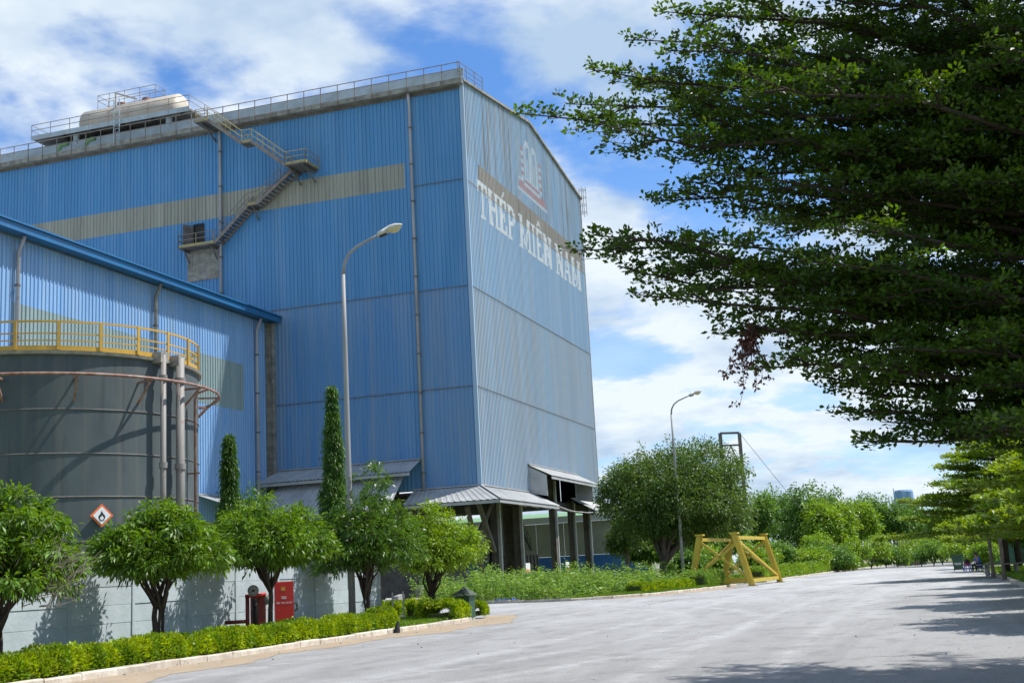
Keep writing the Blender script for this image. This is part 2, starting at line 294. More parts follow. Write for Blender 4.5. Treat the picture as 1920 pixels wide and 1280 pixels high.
# ------------------------------------------------------------------ the setting
def road_mat():
    m = bpy.data.materials.new('dusty_asphalt'); m.use_nodes = True; nt = m.node_tree; N = nt.nodes; L = nt.links; b = N['Principled BSDF']
    b.inputs['Roughness'].default_value = 0.85
    ge = N.new('ShaderNodeNewGeometry'); rot = N.new('ShaderNodeMapping'); rot.vector_type = 'POINT'; rot.inputs['Rotation'].default_value = (0, 0, YB)
    L.new(ge.outputs['Position'], rot.inputs[0])
    def nz(sc, n, d=6, dist=0.0):
        mp = N.new('ShaderNodeMapping'); mp.inputs['Scale'].default_value = sc; L.new(rot.outputs[0], mp.inputs[0])
        t = N.new('ShaderNodeTexNoise'); t.inputs['Scale'].default_value = n; t.inputs['Detail'].default_value = d; t.inputs['Roughness'].default_value = .62; t.inputs['Distortion'].default_value = dist
        L.new(mp.outputs[0], t.inputs['Vector']); return t.outputs['Fac']
    def rng(v, a, c, k=1.0):
        r = N.new('ShaderNodeMapRange'); r.inputs['From Min'].default_value = a; r.inputs['From Max'].default_value = c; r.inputs['To Max'].default_value = k; L.new(v, r.inputs['Value']); return r.outputs[0]
    def mixc(f, a, c):
        x = N.new('ShaderNodeMix'); x.data_type = 'RGBA'; L.new(f, x.inputs['Factor'])
        for s, q in (('A', a), ('B', c)):
            if isinstance(q, tuple): x.inputs[s].default_value = (*q, 1)
            else: L.new(q, x.inputs[s])
        return x.outputs['Result']
    c = mixc(rng(nz((1, .45, 1), .16), .38, .62), (0.20, 0.197, 0.195), (0.245, 0.24, 0.237))
    c = mixc(rng(nz((.5, .10, 1), .9, 8, 1.2), .42, .66, .6), c, (0.33, 0.33, 0.328))           # wheel-spread dust along the road
    sp = N.new('ShaderNodeSeparateXYZ'); L.new(rot.outputs[0], sp.inputs[0])
    def mth(op, x, y=None):
        n = N.new('ShaderNodeMath'); n.operation = op
        for i, v in enumerate((x, y)):
            if v is None: continue
            if isinstance(v, (int, float)): n.inputs[i].default_value = v
            else: L.new(v, n.inputs[i])
        return n.outputs[0]
    wob = nz((1, 1, 1), .35, 3)
    fine = nz((1, 1, 1), 2.2, 6)
    fw = rng(mth('ABSOLUTE', mth('SUBTRACT', sp.outputs[1], 95.0)), 80.0, 25.0, .85)                    # cement dust thickest around the mill gate
    c = mixc(mth('MULTIPLY', fw, rng(nz((.6, .25, 1), .5, 6, .5), .3, .6)), c, (0.47, 0.48, 0.485))
    for cx, cy, rad, wd in TRACKS:                                                                     # tyre sweeps left in the dust
        d = mth('SQRT', mth('ADD', mth('POWER', mth('SUBTRACT', sp.outputs[0], cx), 2.0), mth('POWER', mth('SUBTRACT', sp.outputs[1], cy), 2.0)))
        d = mth('ADD', mth('ABSOLUTE', mth('SUBTRACT', d, rad)), mth('MULTIPLY', mth('SUBTRACT', wob, .5), .5))
        c = mixc(mth('MULTIPLY', rng(d, wd*1.1, wd*.1, .75), rng(fine, .34, .66)), c, (0.42, 0.422, 0.42))
    c = mixc(rng(nz((1, 1, 1), .55, 6), .58, .72, .55), c, (0.15, 0.145, 0.14))
    c = mixc(rng(nz((1, .6, 1), 3.4, 8), .50, .68, .4), c, (0.30, 0.30, 0.30))
    c = mixc(rng(nz((1, .5, 1), 1.6, 8), .52, .64, .4), c, (0.125, 0.123, 0.12))
    c = mixc(rng(nz((1, 1, 1), 26, 3), .45, .70, .55), c, (0.11, 0.11, 0.11))
    c = mixc(rng(nz((1, 1, 1), 7, 4), .62, .70, .35), c, (0.44, 0.44, 0.43))
    L.new(c, b.inputs['Base Color'])
    bp = N.new('ShaderNodeBump'); bp.inputs['Strength'].default_value = .35; bp.inputs['Distance'].default_value = .02; L.new(nz((1, 1, 1), 60, 3), bp.inputs['Height']); L.new(bp.outputs[0], b.inputs['Normal'])
    return m
_kw, _ks = K0[0]*math.cos(YB)-K0[1]*math.sin(YB), K0[0]*math.sin(YB)+K0[1]*math.cos(YB)
TRACKS = [(_kw+a, _ks+b, r_, w_) for a, b, r_, w_ in ((410.5, 0, 400.0, .30), (412.4, 0, 400.0, .30), (-21.4, -2, 32.0, .34), (-21.4, -2, 30.1, .34), (-392, 10, 399.0, .4), (-397.2, 5, 400.0, .4), (415.5, 20, 400.0, .35))]
M['road'] = road_mat()
M['soil'] = mat('dry_grassy_soil', (0.16, 0.15, 0.07), (0.12, 0.17, 0.05), rough=.95, nscale=.35, c3=(0.26, 0.21, 0.14), n3=1.3, lo3=.52, hi3=.68, k3=.8, bump=.4, bscale=12)
M['lawn'] = mat('lawn_soil', (0.10, 0.16, 0.03), (0.15, 0.16, 0.06), rough=.95, nscale=.8, c3=(0.20, 0.15, 0.09), n3=2.5, lo3=.58, hi3=.7, k3=.8, bump=.4, bscale=20)
M['sand'] = mat('sandy_gutter_dirt', (0.36, 0.27, 0.18), (0.28, 0.22, 0.155), rough=.95, nscale=1.2, c3=(0.30, 0.28, 0.25), n3=3.0, lo3=.5, hi3=.65, k3=.6, bump=.5, bscale=40, c4=(.16, .13, .10), n4=14, lo4=.62, hi4=.74, k4=.5)
gm = MB(); gm.add([(-1500, -300, 0), (1500, -300, 0), (1500, 2600, 0), (-1500, 2600, 0)], [(0, 1, 2, 3)]); struct('ground', gm, M['soil'])
rm_ = MB()
def quad_sw(mb, s0, s1, w0, w1, z, w0b=None, w1b=None):
    w0b = w0 if w0b is None else w0b; w1b = w1 if w1b is None else w1b
    mb.add([RW(s0, w0, z), RW(s0, w1, z), RW(s1, w1b, z), RW(s1, w0b, z)], [(0, 1, 2, 3)])
quad_sw(rm_, -50, 11, -1, 18.1, .006); quad_sw(rm_, 11, 31, -75, 18.1, .006); quad_sw(rm_, 31, 78, -12, 18.1, .006, 2, 17.5); quad_sw(rm_, 78, 150, 2, 17.5, .006, 8, 26)
struct('road', rm_, M['road'])
def poly_slab(name, pts_sw, ztop, material, zbot=-0.05):
    m = MB(); n = len(pts_sw); top = [RW(s, w, ztop) for s, w in pts_sw]; bot = [RW(s, w, zbot) for s, w in pts_sw]
    area = sum(top[i][0]*top[(i+1) % n][1]-top[(i+1) % n][0]*top[i][1] for i in range(n))
    if area < 0: top = top[::-1]; bot = bot[::-1]
    m.add(top+bot, [tuple(range(n))]+[(i, n+i, n+(i+1) % n, (i+1) % n) for i in range(n)])
    return struct(name, m, material)
STRIP = [(-48, -.14), (7.5, -.14), (9.5, -.5), (10.8, -1.5), (11.4, -3.2), (11.4, -7), (9.2, -7), (9.2, -30), (-48, -30)]
poly_slab('planting_strip', STRIP, .10, M['lawn'])
ISL = [(33.2, -12), (31.2, -7), (29.8, -4), (29.5, -2.4), (30.6, -.8), (32.5, .3), (35.2, 1.15), (41, 2.2), (47.5, 2.9), (48.5, 1.5), (49, -3), (56, -30), (36, -30)]
poly_slab('weed_island', ISL, .10, M['lawn'])
VER = [(-48, 18.16), (56.5, 18.16), (58.5, 18.9), (59.5, 20.5), (62, 34), (62, 60), (-48, 60)]
poly_slab('right_verge', VER, .10, M['lawn'])
poly_slab('far_verge', [(57, 3.6), (75, 4.6), (100, 5.9), (141, 10.3), (141, 60), (190, 90), (190, -70), (57, -40)], .10, M['lawn'])
# sandy dirt swept against the left kerb
rs = random.Random(4); sd = MB(); prev = None
ss = np.arange(-48, 13.01, .5); vs = []
for s in ss:
    wd = (1.5+.5*math.sin(s*.31)+.25*math.sin(s*1.3)+rs.uniform(-.12, .12))*(1 if s < 8 else max(.2, 1-(s-8)/5.5)); vs += [RW(s, -.02 if s < 8 else -.02-(s-8)**2*.05, .011), RW(s, wd, .011)]
sd.add(vs, [(2*i, 2*i+1, 2*i+3, 2*i+2) for i in range(len(ss)-1)]); struct('sand', sd, M['sand'])
sd2 = MB(); ss = np.arange(24, 47.1, .5); vs = []
def isl_w(s): return float(np.interp(s, [29.5, 30.6, 32.5, 35.2, 41, 47.5, 60], [-2.4, -.8, .3, 1.15, 2.2, 2.9, 3.6]))
for s in ss:
    w0 = isl_w(s) if s > 29.5 else -8; vs += [RW(s, w0+.02, .011), RW(s, (w0 if s > 29.5 else -8)+1.0+rs.uniform(0, .4) if s > 29.5 else -7+rs.uniform(0, .6), .011)]
sd2.add(vs[22:], [(2*i, 2*i+1, 2*i+3, 2*i+2) for i in range(len(ss)-12)]); struct('sand_drift', sd2, M['sand'])
# kerbs of single stones
KS = MB(); KS.add(*(lambda: ([(x, y, z) for z, t in ((0, .0), (.125, .0), (.15, .018)) for x, y in ((-.49+t, -.09+t), (.49-t, -.09+t), (.49-t, .09-t), (-.49+t, .09-t))],
    [(0, 1, 5, 4), (1, 2, 6, 5), (2, 3, 7, 6), (3, 0, 4, 7), (4, 5, 9, 8), (5, 6, 10, 9), (6, 7, 11, 10), (7, 4, 8, 11), (8, 9, 10, 11)]))())
_k = KS.build('kerb_stone_source', M['kerb'], None); ks_me = _k.data; bpy.data.objects.remove(_k)
def kerb(name, pts_sw, seed):
    rr = random.Random(seed); P = [RW(s, w) for s, w in pts_sw]
    root = bpy.data.objects.new(name, None); col.objects.link(root); root.location = tuple(P[0]); root['kind'] = 'structure'; root['label'] = name.replace('_', ' '); WL[root.name] = P[0]
    d = [0]
    for a, b in zip(P, P[1:]): d.append(d[-1]+np.linalg.norm(b-a))
    n = int(d[-1])
    for i in range(n):
        q = (i+.5)/n*d[-1]; k = max(j for j in range(len(d)-1) if d[j] <= q); t = (q-d[k])/(d[k+1]-d[k]); p = P[k]+(P[k+1]-P[k])*t; e = P[k+1]-P[k]
        o = link('kerb_stone', ks_me, root, p+UP*rr.uniform(-.025, .005), math.atan2(e[1], e[0])+rr.uniform(-.02, .02)); o.rotation_euler[0] = rr.uniform(-.04, .04); o.scale = (d[-1]/n, 1, 1)
kerb('left_kerb', [(-16, -.05), (7.5, -.05), (9.5, -.42), (10.85, -1.45), (11.5, -3.2), (11.5, -7)], 1)
kerb('island_kerb', [(33.2, -12), (31.2, -7), (29.75, -4), (29.4, -2.4), (30.5, -.7), (32.4, .4), (35.2, 1.25), (41, 2.3), (47.5, 3.0)], 2)
kerb('right_kerb', [(-2, 18.06), (56.5, 18.06), (58.5, 18.8), (59.6, 20.4)], 3)
kerb('far_kerb', [(57, 3.7), (75, 4.7), (100, 6.0), (141, 10.4)], 5)

# ------------------------------------------------------------------ profiled metal sheets
PIT = 1/3
def prof_off(c, depth=.065):
    q = (c/PIT) % 1.0
    if q < .55: return 0.0
    if q < .65: return depth*(q-.55)/.1
    if q < .9: return depth
    return depth*(1-(q-.9)/.1)
BRK = (0, .55, .65, .9)
_sheet_cache = {}
def sheet_mesh(wid, z0, z1, material, z1b=None, depth=.065):
    key = (round(wid, 3), round(z0, 3), round(z1, 3), None if z1b is None else round(z1b, 3), material.name, depth)
    if key in _sheet_cache: return _sheet_cache[key]
    cs = []; n = int(round(wid/PIT))
    for i in range(n):
        for b in BRK: cs.append((i+b)*PIT)
    cs.append(n*PIT); vs = []
    for c in cs:
        t = c/(n*PIT); zt = z1 if z1b is None else z1+(z1b-z1)*t; o = prof_off(c+1e-6, depth)
        vs += [(c, o, z0), (c, o, zt)]
    me = bpy.data.meshes.new('wall_sheet'); me.from_pydata(vs, [], [(2*i, 2*i+2, 2*i+3, 2*i+1) for i in range(len(cs)-1)]); me.update(); me.materials.append(material)
    _sheet_cache[key] = me; return me

# ------------------------------------------------------------------ the mill
mill = thing('steel_mill', 'tall blue corrugated mill building with a white lettered gable', 'building', AC)
EAVE, SEAMS = 39.4, (7.95, 15.35, 23.0, 31.4, 33.45)
GL, RIDGE = 34.667, 41.85
core = MB()                                             # dark inner lining just behind the sheets
core.hexa([FW(0, -.06, 7.9), FW(46, -.06, 7.9), FW(46, -.06, EAVE), FW(0, -.06, EAVE)], G*.1)
wallF = core.build('long_wall', M['dark'], mill)
def roof_z(v): return EAVE+(RIDGE-EAVE)*(1-abs(v-GL/2)/(GL/2))
cg = MB(); o = -.08
p = [GW(0, o, 7.9), GW(11.9, o, 7.9), GW(11.9, o, 9.6), GW(26.2, o, 9.6), GW(26.2, o, 7.9), GW(GL, o, 7.9), GW(GL, o, roof_z(GL)-.1), GW(GL/2, o, RIDGE-.1), GW(0, o, EAVE-.1)]
cg.add(p, [(0, 1, 2, 8), (2, 3, 7, 8), (3, 4, 5, 6), (3, 6, 7)]); wallG = cg.build('gable_wall', M['dark'], mill)
rr = random.Random(11)
NU = 46
for i in range(NU):
    for z0, z1 in zip(SEAMS, SEAMS[1:]+(EAVE,)):
        if i >= 18 and z1 < 22: continue
        if z0 == 33.45: mt = M['blue']
        elif z0 == 31.4: mt = M['band'] if 4.6 <= i+.5 < 43.5 else M['blue']
        else: mt = M['blue'] if z0 > 22 else M['blue_low']
        zz = z0
        if z0 == 15.35 and i >= 17: zz = 21.5
        if z0 == 7.95 and i >= 17: continue
        if 23 <= i < 24 and z0 == 23.0:                 # doorway by the lowest stair platform
            link('wall_sheet', sheet_mesh(1.0, 23.0, 29.05, mt), wallF, FW(i, .004*(i % 2), 0), ANG_F)
            link('wall_sheet', sheet_mesh(1.0, 31.05, 31.4, mt), wallF, FW(i, .004*(i % 2), 0), ANG_F); continue
        link('wall_sheet', sheet_mesh(1.0, zz+.0, z1, mt), wallF, FW(i, .004*(i % 2)+(.006 if z0 > 30 else 0), 0), ANG_F)
for i in range(35):
    w = 1.0 if i < 34 else 2/3
    for z0, z1 in zip(SEAMS, SEAMS[1:]+(0,)):
        lo = z0
        if 12 <= i < 26 and z0 == 7.95: lo = 9.9
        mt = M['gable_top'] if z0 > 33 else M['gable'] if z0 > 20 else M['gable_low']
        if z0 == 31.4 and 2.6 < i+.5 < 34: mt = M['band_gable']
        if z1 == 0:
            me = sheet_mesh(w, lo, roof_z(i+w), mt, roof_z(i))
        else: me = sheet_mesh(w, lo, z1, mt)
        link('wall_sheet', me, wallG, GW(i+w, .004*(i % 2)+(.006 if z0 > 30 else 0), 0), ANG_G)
# corner, seam and rake trims
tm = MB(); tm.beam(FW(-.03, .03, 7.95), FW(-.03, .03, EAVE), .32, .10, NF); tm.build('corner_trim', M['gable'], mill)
for z in (15.35, 23.0, 31.4):
    a = MB(); a.beam(FW(.15, .08, z), FW(17.0 if z < 24 else 4.4, .08, z), .03, .06); a.build('seam_flashing', M['steel'], wallF)
    a = MB(); a.beam(GW(.15, .095, z), GW(GL-.1, .095, z), .025, .045); a.build('seam_flashing', M['steel'] if z < 30 else M['band_gable'], wallG)
rk = MB()
for a, b in ((0, GL/2), (GL/2, GL)): rk.beam(GW(a, .10, roof_z(a)+.04), GW(b, .10, roof_z(b)+.04), .32, .2)
rk.beam(GW(GL, .02, 8), GW(GL, .02, EAVE), .12, .12, M_); rk.build('rake_trim', M['fascia'], mill)
rf = MB()
for a, b in ((-.6, GL/2), (GL/2, GL)):
    rf.hexa([GW(a, .05, roof_z(a)), GW(b, .05, roof_z(b)), GW(b, -60, roof_z(b)), GW(a, -60, roof_z(a))], UP*.08)
rf.build('roof', M['parapet'], mill)
gt = MB(); gt.hexa([FW(-.25, .09, 38.98), FW(46, .09, 38.98), FW(46, .55, 39.02), FW(-.25, .55, 39.02)], UP*.10); gt.hexa([FW(-.25, .55, 38.98), FW(46, .55, 38.98), FW(46, .61, 38.98), FW(-.25, .61, 38.98)], UP*.42)
gut = gt.build('gutter', M['fascia'], mill)
for k in range(3):
    a = MB(); a.hexa([FW(-.2, .04-.12*k, 39.42+k*.36), FW(46, .04-.12*k, 39.42+k*.36), FW(46, -.02-.12*k, 39.42+k*.36), FW(-.2, -.02-.12*k, 39.42+k*.36)], UP*.34); a.build('parapet_sheet', M['parapet'], mill)
st = MB(); st.hexa([FW(0.1, .07, 38.72), FW(46, .07, 38.72), FW(46, .085, 38.72), FW(.1, .085, 38.72)], UP*.3); st.build('soffit_flashing', M['steel'], mill)
for i in range(31):
    u = -.2+i*1.5; a = MB(); a.beam(FW(u, .64, 39.0), FW(u, .64, 40.65), .055, .055, NF); a.beam(FW(u, .64, 38.95), FW(u, .64, 39.3), .12, .03, NF); a.build('rail_post', M['rail'], gut)
for z in (40.65, 40.1):
    a = MB(); a.tube([FW(-.2, .64, z), FW(46, .64, z)], .035, 6); a.build('handrail', M['rail'], gut)
for k in range(4):                                       # rail along the start of the rake
    v = k*1.9; a = MB(); a.tube([GW(v-.9+.02, .12, roof_z(v)+.1), GW(v-.9+.02, .12, roof_z(v)+1.25)], .03, 6); a.build('rail_post', M['rail'], mill)
for h in (1.25, .85, .45):
    a = MB(); a.tube([GW(-.9, .12, roof_z(0)+h), GW(4.9, .12, roof_z(5.7)+h)], .028, 6); a.build('handrail', M['rail'], mill)
cg_ = MB()
for k in range(5): cg_.tube([GW(GL+.1+.35*math.cos(k*1.57), .3+.35*math.sin(k*1.57), 37.6), GW(GL+.1+.35*math.cos(k*1.57), .3+.35*math.sin(k*1.57), 40.7)], .03, 5)
for z in (38, 38.8, 39.6, 40.4): cg_.tube([GW(GL+.1+.35*math.cos(a*.785), .3+.35*math.sin(a*.785), z) for a in range(9)], .025, 5)
cg_.build('ladder_cage', M['rail'], mill)
# downpipes
for u, z0, z1 in ((4.32, 7.6, 38.7), (21.35, 23.4, 38.4)):
    a = MB(); a.tube([FW(u, .35, z1+.3), FW(u, .32, z1-.2), FW(u, .24, z1-.6), FW(u, .22, z0)], .12, 10); dp = a.build('downpipe', M['pipe'], mill, True)
    z = z0+1.5
    while z < z1-1: a = MB(); a.tube([FW(u, .2, z), FW(u, .2, z+.12)], .18, 10); a.build('pipe_clamp', M['steel'], dp); z += 3.0
# streak stains below the eave (dirt with its own shape) and grey-brown stain patch under the stair platform
sp = MB(); sp.hexa([FW(21.6, .07, 26.3), FW(24.6, .07, 26.3), FW(24.6, .07, 29.1), FW(21.6, .07, 29.1)], NF*.01); sp.build('stain_patch', M['fascia'], wallF)
# letters painted over the profile
def clip(poly, lo, hi):
    for sgn, lim in ((1, lo), (-1, hi)):
        out = []; n = len(poly)
        for i in range(n):
            a, b = poly[i], poly[(i+1) % n]; da, db = sgn*(a[0]-lim), sgn*(b[0]-lim)
            if da >= 0: out.append(a)
            if (da >= 0) != (db >= 0): t = da/(da-db); out.append((a[0]+(b[0]-a[0])*t, a[1]+(b[1]-a[1])*t))
        poly = out
        if len(poly) < 3: return []
    return poly
def paint(polys, name, material, parent, base=.014):
    mb = MB()
    for k, pl in enumerate(polys):
        v0, v1 = min(q[0] for q in pl), max(q[0] for q in pl); i0 = int(v0/PIT)-1
        for i in range(i0, int(v1/PIT)+2):
            for j in range(4):
                lo = (i+1-[BRK[1], BRK[2], BRK[3], 1.0][j])*PIT; hi = (i+1-BRK[j])*PIT
                c = clip(pl, lo, hi)
                if len(c) >= 3:
                    sg = sum(c[a][0]*c[(a+1) % len(c)][1]-c[(a+1) % len(c)][0]*c[a][1] for a in range(len(c)))
                    if sg > 0: c = c[::-1]
                    def oo(v): return prof_off(min(max((i+1)*PIT-v, 1e-6), PIT-1e-6))
                    mb.add([GW(v, oo(v)+base+.0012*(k % 8), z) for v, z in c], [tuple(range(len(c)))])
    return mb.build(name, material, parent)
SW_, SE = .21, .085                                       # stem width, serif height (cap height 1)
def R_(x0, x1, y0, y1): return [(x0, y0), (x1, y0), (x1, y1), (x0, y1)]
def stem(x): return [R_(x, x+SW_, 0, 1), R_(x-.09, x, 0, SE), R_(x+SW_, x+SW_+.09, 0, SE), R_(x-.09, x, 1-SE, 1), R_(x+SW_, x+SW_+.09, 1-SE, 1)]
def lt_T(): return [R_(.34, .34+SW_, SE, 1-.13), R_(.24, .65, 0, SE), R_(0, .89, .87, 1), R_(0, .1, .66, .87), R_(.79, .89, .66, .87)], .89
def lt_H(): return stem(.09)+stem(.62)+[R_(.30, .62, .44, .56)], .92
def lt_E(): return stem(.09)[:2]+[R_(0, .09, 1-SE, 1), R_(.30, .72, 0, .11), R_(.62, .72, .11, .30), R_(.30, .70, .89, 1), R_(.60, .70, .70, .89), R_(.30, .5, .45, .56), R_(.47, .55, .36, .65)], .74
def lt_P():
    out = stem(.09)[:3]+[R_(0, .09, 1-SE, 1)]; n = 8
    for k in range(n):
        a, b = -math.pi/2+math.pi*k/n, -math.pi/2+math.pi*(k+1)/n; f = lambda r, t, q: (.45+r*math.cos(t)*q, .715+r*math.sin(t))
        out.append([f(.165, a, .8), f(.285, a, 1.15), f(.285, b, 1.15), f(.165, b, .8)])
    return out+[R_(.30, .45, .88, 1), R_(.30, .45, .43, .55)], .80
def lt_M(): return stem(.09)+stem(.90)+[[(.30, 1), (.14, 1), (.56, .05), (.66, .05)], [(.90, 1), (1.06, 1), (.66, .05), (.56, .05)]], 1.20
def lt_N(): return stem(.09)[:3]+[R_(0, .09, 1-SE, 1)]+[R_(.68, .86, .0, 1-SE), R_(.58, .96, 1-SE, 1), [(.09, 1), (.32, 1), (.86, 0), (.64, 0)]], .96
def lt_A(): return [[(.06, SE), (.17, SE), (.45, 1), (.36, 1)], [(.60, SE), (.82, SE), (.54, 1), (.36, 1)], R_(.22, .62, .27, .38), R_(0, .27, 0, SE), R_(.52, .92, 0, SE)], .92
def lt_I(): return stem(.09), .39
TXT = [('T', lt_T), ('H', lt_H), ('É', lt_E), ('P', lt_P), (' ', None), ('M', lt_M), ('I', lt_I), ('Ề', lt_E), ('N', lt_N), (' ', None), ('N', lt_N), ('A', lt_A), ('M', lt_M)]
zb, zt = 29.15, 32.15
WSPAN = [(2.5, 11.9), (12.9, 22.7), (23.8, 32.7)]; words = [TXT[0:4], TXT[5:9], TXT[10:13]]
for (v0, v1), wd_ in zip(WSPAN, words):
    tot = sum(f()[1]+.07 for _, f in wd_)-.07; kx = (v1-v0)/tot; x = 0
    for ch, fn in wd_:
        pl, wd = fn()
        if ch == 'É': pl = pl+[[(.34, 1.05), (.44, 1.05), (.62, 1.24), (.48, 1.24)]]
        if ch == 'Ề': pl = pl+[[(.16, 1.06), (.27, 1.06), (.42, 1.26), (.34, 1.26)], [(.60, 1.06), (.49, 1.06), (.34, 1.26), (.42, 1.26)]]
        paint([[(v0+(x+a)*kx, zb+b*(zt-zb)) for a, b in q] for q in pl], 'painted_letter', M['white'], wallG); x += wd+.07
# emblem: paired tall arches between ladder-like posts on a stepped base
e0, eb = 13.0, 34.45
def E_(x0, x1, y0, y1): return [(e0+x0, eb+y0), (e0+x1, eb+y0), (e0+x1, eb+y1), (e0+x0, eb+y1)]
wh = [[(e0+0, eb), (e0+9.0, eb), (e0+8.8, eb+.28), (e0+.2, eb+.28)], E_(.5, 2.0, 1.05, 1.3), E_(2.1, 6.9, .85, 1.15), E_(2.4, 6.6, 1.5, 1.7)]
rd = [E_(.5, 8.5, .28, .85), E_(.7, 2.2, .85, 1.05), E_(6.9, 8.3, .85, 1.05), E_(2.5, 6.5, 1.2, 1.46)]
for px_ in (1.45, 6.85):
    for k in range(8): (rd if k % 2 else wh).append(E_(px_, px_+.8, 1.3+k*.38, 1.3+(k+1)*.38))
for cx_, h in ((3.45, 4.2), (5.45, 4.2)):
    wh += [E_(cx_-.95, cx_-.5, 1.7, h), E_(cx_+.5, cx_+.95, 1.7, h)]
    for k in range(6):
        a, b = math.pi*k/6, math.pi*(k+1)/6; f = lambda r, t: (e0+cx_+r*math.cos(t), eb+h+(r*1.25)*math.sin(t)); wh.append([f(.5, a), f(.95, a), f(.95, b), f(.5, b)])
    wh.append(E_(cx_-.12, cx_+.12, 1.7, 3.6))
for q_ in wh: paint([q_], 'emblem_stroke', M['fadedwhite'], wallG)
for q_ in rd: paint([q_], 'emblem_stripe', M['redpaint'], wallG, .012)
# skirts and canopies of profiled zinc, sheet by sheet
def lean_to(fr, a0, a1, zt, ot, zb, ob, name, parent, step=1.0, fas=True, flare0=0.0, flare1=0.0):
    root = MB(); root.hexa([fr(a0-flare0, ob, zb-.26), fr(a1+flare1, ob, zb-.26), fr(a1+flare1, ob-.05, zb-.26), fr(a0-flare0, ob-.05, zb-.26)], UP*.22)
    root.beam(fr(a0, ot+.05, zt+.05), fr(a1, ot+.05, zt+.05), .22, .08)
    rt = root.build(name, M['skirt'], parent); n = max(1, int(round((a1-a0)/step)))
    for i in range(n):
        x0, x1 = a0+(a1-a0)*i/n, a0+(a1-a0)*(i+1)/n; y0 = x0-flare0*(1-i/n)+flare1*i/n*(0) ; mb = MB(); cs = []
        y0 = a0-flare0+(a1+flare1-a0+flare0)*i/n; y1 = a0-flare0+(a1+flare1-a0+flare0)*(i+1)/n
        for r in range(3):
            for b_ in BRK: cs.append((r+b_)/3)
        cs.append(1.0); vs = []
        for c in cs:
            h = .035 if (c*3 % 1.0) >= .6 and c < 1 else 0.0
            vs += [fr(x0+(x1-x0)*c, ot, zt+h), fr(y0+(y1-y0)*c, ob+.06, zb+h)]
        mb.add(vs, [(2*k, 2*k+1, 2*k+3, 2*k+2) for k in range(len(cs)-1)]); mb.build('roof_sheet', M['skirt'], rt)
    return rt
lean_to(GW, 0, 12.3, 7.95, .06, 6.75, 2.3, 'skirt_roof', mill, flare0=2.3, flare1=.3)
lean_to(GW, 24.2, GL, 7.95, .06, 6.75, 2.3, 'skirt_roof', mill, flare0=.3, flare1=2.0)
lean_to(FW, 0, 5.2, 7.95, .06, 6.75, 2.3, 'skirt_roof', mill, flare0=2.3)
lean_to(FW, 4.5, 16.4, 10.2, .08, 9.15, 2.4, 'skirt_roof', mill, flare1=.8)
lean_to(FW, 5.3, 15.6, 9.05, 1.4, 6.3, 4.6, 'skirt_roof', mill, flare0=0, flare1=.6)
lean_to(GW, 11.6, 26.4, 10.25, .06, 9.2, 2.1, 'door_canopy', mill)
hip = MB(); hip.beam(GW(0, .08, 8.02), GW(-2.3, 2.36, 6.82), .14, .06); hip.build('hip_flashing', M['skirt'], mill)
for v in (11.8, 26.3):
    a = MB(); a.hexa([GW(v-.06, .05, 7.9), GW(v-.06, 1.6, 7.6), GW(v-.06, 1.6, 9.3), GW(v-.06, .05, 10.1)], G*.12); a.build('canopy_cheek', M['skirt'], mill)
for k in range(12):
    v = 1.5+k*3.0; a = MB(); a.tube([GW(v, 2.1, 6.55), GW(v-.2, 3.1, 6.25)], .03, 5); a.build('bracket_rod', M['rail'], mill)
a = MB(); a.tube([GW(11, 2.5, 6.7), GW(15, 2.7, 6.35), GW(20, 2.6, 6.4), GW(25, 2.5, 6.6)], .05, 6); a.build('loose_cable', M['pipe'], mill)
# columns, beams and works below the skirt
M['colblue'] = mat('blue_painted_column_foot', (0.035, 0.13, 0.42), (0.05, 0.14, 0.36), rough=.6, nscale=3)
def column(v, o, w, h, ztop, foot=True):
    a = MB(); a.ibeam(GW(v, o, .0 if not foot else 1.1), GW(v, o, ztop), w, h, G, .04); c = a.build('column', M['steel'], mill)
    if foot: a = MB(); a.ibeam(GW(v, o, -.05), GW(v, o, 1.1), w, h, G, .04); a.build('column_foot', M['colblue'], c)
    a = MB(); a.beam(GW(v+w/2+.05, o+h/2+.03, .1), GW(v+w/2+.05, o+h/2+.03, ztop-.2), .1, .1, M_); a.build('white_edge_strip', M['white'], c)  # white strip along the right edge of the column
for px_, w, h in ((945, .55, .55), (986, .55, .55), (1052, .5, .55), (1086, .5, .55), (1114, .5, .55)):
    P = on_plane(px_-1, 1010, AC, M_)-AC; column(P @ G, -.6, w, h, 9.6 if px_ == 1052 else 7.85)
for v, o, w in ((16.2, -3.2, 1.1), (20.0, -6, 1.0), (4, -9, 1.0), (28, -9, .7)): column(v, o, w, w, 9.3, False)
for u in (4.5, 10.5, 16.5):
    a = MB(); a.ibeam(FW(u, -.5, 0), FW(u, -.5, 8.5), .7, .7, NF, .04); a.build('column', M['steel'], mill)
a = MB(); a.beam(GW(.5, -.6, 7.2), GW(GL, -.6, 7.2), .4, .7); a.build('edge_beam', M['dark'], mill)
for (v0_, o0, z0_), (v1_, o1, z1_) in (((1.0, -.6, 7), (4.3, -.6, 3.2)), ((4.4, -.6, 7), (1.5, -3, .2)), ((8, -9, 7), (4, -9, 0)), ((-.2, -1, 6.5), (3.6, -1, 0))):
    a = MB(); a.beam(GW(v0_, o0, z0_), GW(v1_, o1, z1_), .3, .3); a.build('brace', M['steel'], mill)
a = MB(); a.hexa([GW(0, -1, 7.6), GW(GL, -1, 7.6), GW(GL, -28, 7.6), GW(0, -28, 7.6)], UP*.2); a.build('floor_slab', M['dark'], mill)
